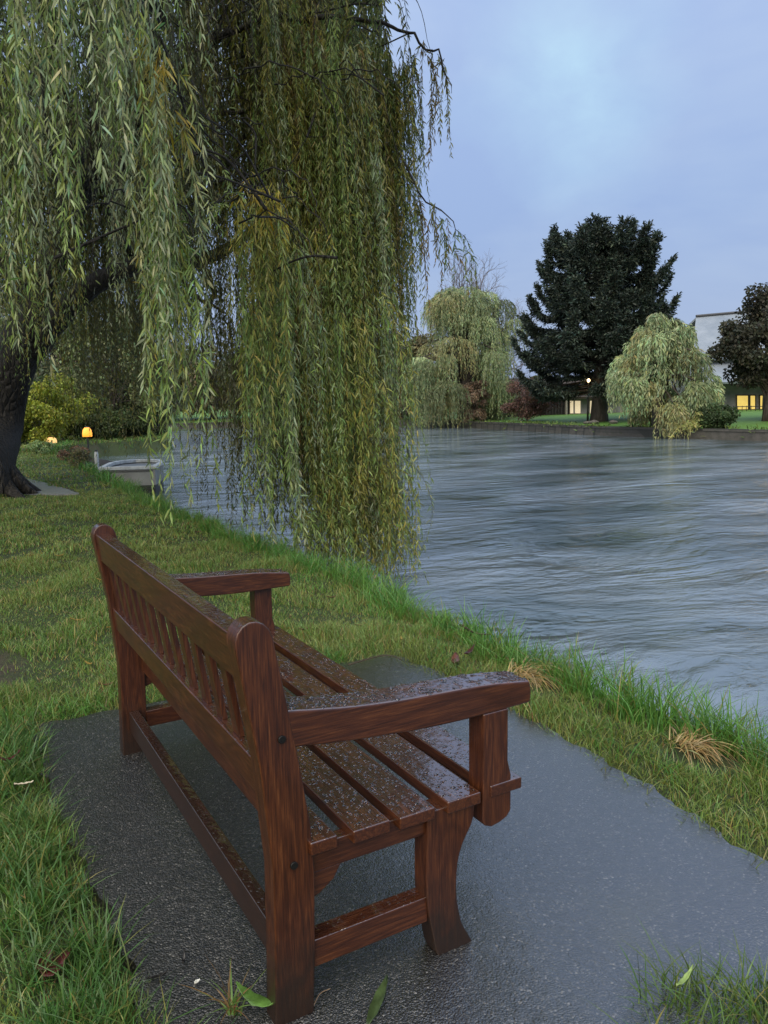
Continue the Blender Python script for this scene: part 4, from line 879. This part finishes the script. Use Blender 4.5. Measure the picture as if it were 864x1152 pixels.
for k, (x, y, H_, rx, c, lab) in enumerate(((4.2, 33.5, 2.4, 1.3, (.2, .23, .04), 'yellow-green bush farther out on the bank, right of the first one'), (6.6, 35.5, 5.5, 2.4, (0.136, 0.170, 0.076), 'grey-green tree on the bend of the near bank'),
        (8.2, 38, 6.5, 2.6, (0.102, 0.128, 0.060), 'outermost tree on the bend of the near bank'), (5.2, 38, 8, 3., (0.145, 0.170, 0.102), 'tall pale tree behind the bend of the near bank'), (7.6, 35.4, 1.6, 1.5, (.04, .06, .02), 'low dark bush at the tip of the bend'),
        (3.2, 42, 8.5, 3.4, (0.153, 0.170, 0.102), 'tall grey tree farthest back on the near bank'), (5.6, 33.6, 1.3, 1.2, (.05, .07, .02), 'low dark bush between the yellow-green bush and the bend'))):
    leaf_tree('shrub' if H_ < 3 else 'broadleaf_tree', (x, y, 0.), H_, rx, lab, c, 90+k, 9000 if H_ > 3 else 6000, .12, .17 if H_ > 3 else .12, .04, 'shrub' if H_ < 3 else 'tree')  # the taller trees' leaf colours are lightened to stand for haze
for k, (x, y, c, lab) in enumerate(((2.5, 20.5, (.12, .17, .06), 'low leafy border plant nearest the lanterns on the near bank'), (2.35, 17.6, (.16, .15, .07), 'low border plant with pale tips above the moored boat'), (2.2, 23.5, (.22, .3, .12), 'pale green border plant at the foot of the yellow-green bush'), (2.45, 19, (.2, .12, .07), 'reddish low border plant between two green ones'))):
    leaf_tree('border_plant', (x, y, 0.), .4, .42, lab, c, 80+k, 900, .02, .06, .05, 'plant', 14, group='plants along the near bank', trunkpart='stem')
# pale flat-bottomed boat moored below the bank
boatM = flat('boat_paint', (.3, .3, .27), .5, var=.15, bscale=8); whiteM = flat('white_paint', (.62, .64, .62), .45); darkM = flat('dark_hull', (.03, .028, .028), .5)
bt = thing('moored_boat', (2.95, 16.8, WZ), 'pale grey square-ended boat with a white rim moored below the near bank', 'boat')
L0 = 2.3
BX, BY, BA = 2.95, 15.35, R(-20)
def brot(m):
    for k, V in enumerate(m.v):
        x, y = V[:, 0]-3.02, V[:, 1]-15.35; V[:, 0] = BX+x*math.cos(BA)-y*math.sin(BA); V[:, 1] = BY+x*math.sin(BA)+y*math.cos(BA)
    return m
def hull(zb_, zt_, inset, y0=15.35, tk=.0):
    v = []
    for (t, wd_) in ((0, .55), (.6, .58), (.85, .45), (1., .2)): v.append((t*L0, wd_+inset))
    out = [(3.02-w_, y0+y_) for y_, w_ in v]+[(3.02+w_, y0+y_) for y_, w_ in v[::-1]]
    m = MB(); prism(m, out, 2, zb_, zt_); return m
def ring(zb_, zt_, a, b_, y0=15.35):
    m = MB(); v = ((0, .55), (.6, .58), (.85, .45), (1., .2)); 
    O = [(3.02-w_-a, y0+t*L0-(a if t == 0 else 0)) for t, w_ in v]+[(3.02+w_+a, y0+t*L0-(a if t == 0 else 0)) for t, w_ in v[::-1]]
    I = [(3.02-w_+b_, y0+t*L0+(b_ if t == 0 else -b_*(t == 1))) for t, w_ in v]+[(3.02+w_-b_, y0+t*L0+(b_ if t == 0 else -b_*(t == 1))) for t, w_ in v[::-1]]
    k = len(O); V = [(*p_, zb_) for p_ in O]+[(*p_, zt_) for p_ in O]+[(*p_, zb_) for p_ in I]+[(*p_, zt_) for p_ in I]; i = np.arange(k); j = (i+1) % k
    m.add(V, [np.concatenate([np.stack([i, j, j+k, i+k], -1), np.stack([i+k, j+k, j+3*k, i+3*k], -1), np.stack([i+2*k, i+3*k, j+3*k, j+2*k], -1), np.stack([i, i+2*k, j+2*k, j], -1)])]); return m
o = finish(link('hull_bottom', brot(hull(WZ-.12, WZ+.3, -.02)).mesh('hull_bottom'), darkM, bt), .01)
o = finish(link('hull_side', brot(ring(WZ+.3, WZ+.64, 0, .04)).mesh('hull_side'), boatM, bt), .004)
o = finish(link('rim', brot(ring(WZ+.64, WZ+.71, .03, .07)).mesh('rim'), whiteM, bt), .008)
m = hull(WZ+.58, WZ+.62, -.05); finish(link('deck', brot(m).mesh('deck'), flat('grey_cover', (.16, .16, .15), .5, bump=.3), bt))
m = MB(); box(m, (2.5, 16.2, WZ+.43), (3.54, 16.5, WZ+.46)); link('thwart', brot(m).mesh('thwart'), boatM, bt)
m = MB(); prism(m, [(3.02+.03*math.cos(q), WZ+.36+.03*math.sin(q)) for q in np.arange(10)*.628], 1, 15.33, 15.36); finish(link('drain_plug', brot(m).mesh('drain_plug'), darkM, bt))
bt2 = thing('moored_boat', (3.3, 21, WZ), 'small dark boat farther along the near bank, below the orange lantern', 'boat')
def small_boat(root, cx, cy, L, wd_):
    m = MB(); st = 9; V = []
    for s in np.linspace(0, 1, st):
        h = wd_*math.sin(math.pi*(.18+.82*s))**.6 if s < 1 else .02
        for k, (fx, z) in enumerate(((-1, .38), (-.8, .05), (-.3, -.1), (.3, -.1), (.8, .05), (1, .38))): V.append((cx+h*fx, cy+s*L, WZ+z+.1*s*s*(k in (0, 5))))
    i, j = np.meshgrid(np.arange(5), np.arange(st-1)); a_ = (j*6+i).ravel(); m.add(V, [np.stack([a_, a_+1, a_+7, a_+6], -1), np.array([[5, 4, 3, 2, 1, 0]])])
    o = link('hull', m.mesh('hull', True), darkM, root); s_ = o.modifiers.new('t', 'SOLIDIFY'); s_.thickness = .03
    m = MB(); box(m, (cx-wd_*.8, cy+L*.4, WZ+.25), (cx+wd_*.8, cy+L*.48, WZ+.28)); link('thwart', m.mesh('thwart'), whiteM, root)
small_boat(bt2, 3.35, 20.2, 2.8, .55)
# lanterns and white post
def lantern(px, py, dep, r, h, lab, emit, es):
    top = atd(px, py, dep); b0 = np.array([top[0], top[1], float(GH(top[0], top[1])) if top[0] < EX(top[1]) else WZ-.3]); t = thing('garden_lantern', tuple(b0), lab, 'lantern', 'lit lanterns on the near bank')
    m = MB(); tube(m, [b0, [top[0], top[1], top[2]-h*.4]], [.03, .025], 8); link('post', m.mesh('post'), darkM, t)
    m = MB(); tube(m, [[top[0], top[1], top[2]+z] for z in (-h*.5, -h*.1, h*.25, h*.5)], [r, r*1.02, r*.85, r*.45], 14)
    sh = flat('lantern_glow', (.8, .4, .08), .5, emit=emit, es=es, var=0); link('lamp_shade', m.mesh('lamp_shade', True), sh, t)
    m = MB(); tube(m, [[top[0], top[1], top[2]+h*.5], [top[0], top[1], top[2]+h*.62]], [r*.5, r*.1], 10); link('cap', m.mesh('cap'), darkM, t)
lantern(98, 486, 22, .13, .26, 'glowing orange lantern on a post, the taller one by the dark boat', (1, .36, .03), 1.)
lantern(58, 495, 24, .15, .18, 'low pale yellow lantern among the border plants left of the orange one', (1, .62, .25), .7)
t = thing('mooring_post', (2.95, 18.9, 0), 'short white mooring post beside the dark boat', 'post'); m = MB(); pp = atz(104, 522, -.05)
tube(m, [[2.9, 18.6, -1.1], [2.9, 18.6, .2], [2.9, 18.6, .28]], [.05, .05, .035], 10); link('shaft', m.mesh('shaft', True), whiteM, t); m = MB(); tube(m, [[2.9, 18.6, .28], [2.9, 18.6, .32]], [.045, .02], 10); link('cap', m.mesh('cap'), darkM, t)

# ------------------------------------------------------------------ far buildings
roofM, nt, b = newmat('metal_roof'); n = N(nt); tc = n('ShaderNodeTexCoord').outputs['Object']
wv_ = n('ShaderNodeTexWave'); wv_.inputs['Scale'].default_value = 1.6; wv_.bands_direction = 'Y'; n.l(tc, wv_.inputs[0]); n.l(n.bump(wv_.outputs[1], .4, .04), b.inputs['Normal'])
n.l(n.ramp(n.noise(tc, .6, 5, .7), [(.3, (.17, .2, .24)), (.7, (.27, .3, .34))]), b.inputs['Base Color']); b.inputs['Roughness'].default_value = .45; b.inputs['Metallic'].default_value = .1
greyW = flat('grey_wall', (.2, .2, .2), .7, bscale=6, bump=.2); darkW = flat('dark_boards', (.018, .015, .014), .7, bscale=10); glassM = flat('lit_window', (.5, .38, .1), .3, emit=(1, .7, .16), es=.5, bscale=3, var=.3); glassP = flat('pale_lit_window', (.5, .45, .35), .3, emit=(1, .8, .5), es=.45)
railM = flat('black_rail', (.01, .01, .01), .5); thatchM = flat('dull_brown_roof', (.06, .045, .038), .9, bump=.6, bscale=14)
def frame_basis(px, off):
    q, dp = far_at(px, off); return q, dp
# hall: long axis runs across the view
q, dp = far_at(800, 21); hx = q; f2 = np.array([_F[0], _F[1], 0]); f2 /= np.linalg.norm(f2); r2 = np.array([_R0[0], _R0[1], 0])
hall = thing('hall', tuple(q), 'grey hall with a big pale metal roof behind the right trees, its windows lit yellow', 'building')
def HP(px, y, extra=0.):   # point of the hall's front plane (perpendicular to the view) at a photo pixel
    d = ray(px, y); s = ((hx+f2*extra-CAM)@f2)/(d@f2); return CAM+d*s
def slab(mb, pts, depth, col=None):
    P = np.array(pts); V = np.vstack([P, P+f2*depth]); k = len(P); i = np.arange(k); j = (i+1) % k
    mb.add(V, [np.stack([i, j, j+k, i+k], -1), i[None, ::-1], (i+k)[None]], col)
gz = hx[2]
def down(p): return np.array([p[0], p[1], gz-.3])
m = MB(); A = HP(783, 404); B = HP(960, 398); slab(m, [down(A), down(B), B, A], 10); finish(link('wall', m.mesh('wall'), greyW, hall))
m = MB(); a1 = HP(778, 404, -.7); b1 = HP(968, 398, -.7); a2 = HP(783, 357, 5); b2 = HP(960, 341, 5); a3 = a1+f2*11.4; b3 = b1+f2*11.4
m.add([a1, b1, b2, a2, a3, b3], [[(0, 1, 2, 3), (3, 2, 5, 4)]]); o = link('roof', m.mesh('roof'), roofM, hall); s_ = o.modifiers.new('t', 'SOLIDIFY'); s_.thickness = .18; s_.offset = -1
m = MB(); tube(m, [a2+[0, 0, .1], b2+[0, 0, .1]], [.12, .12], 6); link('ridge_cap', m.mesh('ridge_cap'), flat('dark_ridge', (.05, .05, .055), .5), hall)
m = MB(); a1 = HP(772, 431, -3); b1 = HP(965, 426, -3); a2 = HP(778, 409, -.02); b2 = HP(965, 404, -.02); m.add([a1, b1, b2, a2], [[(0, 1, 2, 3)]]); o = link('porch_roof', m.mesh('porch_roof'), roofM, hall); s_ = o.modifiers.new('t', 'SOLIDIFY'); s_.thickness = .15
for px in (776, 812, 860, 905, 955):
    m = MB(); p = HP(px, 431, -2.9); tube(m, [down(p), p+[0, 0, .05]], [.09, .09], 6); link('porch_post', m.mesh('porch_post'), railM, hall)
for (x0, x1) in ((829, 842), (844, 850), (855, 862), (868, 880), (884, 896)):
    m = MB(); slab(m, [HP(x0, 464, -.06), HP(x1, 464, -.06), HP(x1, 445, -.06), HP(x0, 445, -.06)], .04); wf = finish(link('window', m.mesh('window'), glassM, hall))
    m = MB()
    for (xa, xb, ya, yb) in ((x0-.8, x0+.4, 465, 444), (x1-.4, x1+.8, 465, 444), (x0+.4, x1-.4, 445.2, 444)): slab(m, [HP(xa, ya, -.1), HP(xb, ya, -.1), HP(xb, yb, -.1), HP(xa, yb, -.1)], .035)
    finish(link('frame', m.mesh('frame'), railM, wf))
# railing in front
fe = thing('railing', tuple(down(HP(826, 466, -6))+[0, 0, .3]), 'black railing on the lawn in front of the yellow-lit windows', 'fence')
rl = MB(); r0 = HP(825, 457.5, -5); r1 = HP(960, 456, -5); tube(rl, [r0, r1], [.03, .03], 5); zb_ = gz+.12; tube(rl, [[*r0[:2], zb_], [*r1[:2], zb_]], [.025, .025], 5); link('rail', rl.mesh('rail'), railM, fe)
for k in range(28):
    p = r0+(r1-r0)*k/27; m = MB(); tube(m, [[p[0], p[1], gz-.35], p+[0, 0, .06]], [.022, .022], 5); link('baluster', m.mesh('baluster'), railM, fe)
# low dark building behind the conifer
q, dp = far_at(600, 9); hx = q; gz = q[2]
low = thing('low_building', tuple(q), 'low dark timber building with brown roof and lit window left of the conifer trunk', 'building')
m = MB(); slab(m, [down(HP(556, 445)), down(HP(640, 445)), HP(640, 443), HP(556, 443)], 6); finish(link('wall', m.mesh('wall'), darkW, low))
m = MB(); a1 = HP(550, 447, -.6); b1 = HP(700, 446, -.6); a2 = HP(554, 426, 3); b2 = HP(700, 424, 3); m.add([a1, b1, b2, a2, a1+f2*7, b1+f2*7], [[(0, 1, 2, 3), (3, 2, 5, 4)]]); o = link('roof', m.mesh('roof'), thatchM, low); s_ = o.modifiers.new('t', 'SOLIDIFY'); s_.thickness = .2
m = MB(); slab(m, [down(HP(641, 445, .5)), down(HP(700, 445, .5)), HP(700, 443, .5), HP(641, 443, .5)], 5); o = finish(link('wall', m.mesh('wall'), greyW, low))
for (x0, x1, g_) in ((641.5, 645, glassP), (647, 653, glassP), (664, 671, glassP)):
    m = MB(); slab(m, [HP(x0, 465, .42), HP(x1, 465, .42), HP(x1, 451, .42), HP(x0, 451, .42)], .05); link('window', m.mesh('window'), g_, low)
m = MB(); p = HP(637.5, 446, -.3); tube(m, [down(p), p], [.1, .1], 6); link('corner_post', m.mesh('corner_post'), flat('pale_post', (.25, .23, .2), .7), low)
for k in range(22):
    m = MB(); p = HP(566+k*3.3, 452, -.25); slab(m, [down(p-r2*.06), down(p+r2*.06), p+r2*.06, p-r2*.06], .04); link('board', m.mesh('board'), darkW, low)
# lamp posts
def street_lamp(pt, lab, es, r=.1):
    pt = np.array(pt); g0 = np.array([pt[0], pt[1], .1]); t = thing('street_lamp', tuple(g0), lab, 'lamp')
    m = MB(); tube(m, [g0-[0, 0, .3], g0+[0, 0, 1.], pt-[0, 0, .1]], [.08, .05, .035], 8); link('pole', m.mesh('pole', True), railM, t)
    m = MB(); tube(m, [pt+[0, 0, z] for z in (-r, -r*.7, 0, r*.7, r)], [r*.25, r*.75, r, r*.75, r*.25], 12); link('globe', m.mesh('globe', True), flat('lamp_glow', (1, .7, .35), .4, emit=(1, .72, .35), es=es), t)
    m = MB(); tube(m, [pt+[0, 0, r], pt+[0, 0, r*1.4]], [r*.8, r*.15], 10); link('cap', m.mesh('cap'), railM, t)
q, dp = far_at(662, 3.2); street_lamp(atd(662, 428, dp), 'small lit lamp glowing under the left branches of the dark conifer', 9, .1)
q, dp = far_at(876, 1.2); street_lamp(atd(878, 440, dp), 'lit lamp standing just outside the right edge, mirrored gold in the water', 13, .15)
q, dp = far_at(690, 2.6)
for k, (px, off, s) in enumerate(((660, 2.2, .22), (668, 2.4, .3), (690, 3.2, .26))):
    q, dp = far_at(px, off); bm = bmesh.new(); bmesh.ops.create_icosphere(bm, subdivisions=3, radius=s)
    for v in bm.verts: v.co *= 1+.18*math.sin(v.co.x*9+k)*math.cos(v.co.y*11)+.1*math.sin(v.co.z*17); v.co.z *= .6; v.co += Vector(q)+Vector((0, 0, s*.25))
    me = bpy.data.meshes.new('rock'); bm.to_mesh(me); bm.free()
    tagp(link('rock', me, flat('rock_stone', (.12, .11, .1), .8, bump=.5, bscale=9), loc=tuple(q)), ['small rock left of the conifer base', 'larger rounded rock beside the conifer base', 'rock right of the conifer base'][k], 'rock')
sc.cycles.use_adaptive_sampling = True; sc.cycles.use_denoising = True
sc.cycles.max_bounces = 8; sc.cycles.transparent_max_bounces = 8
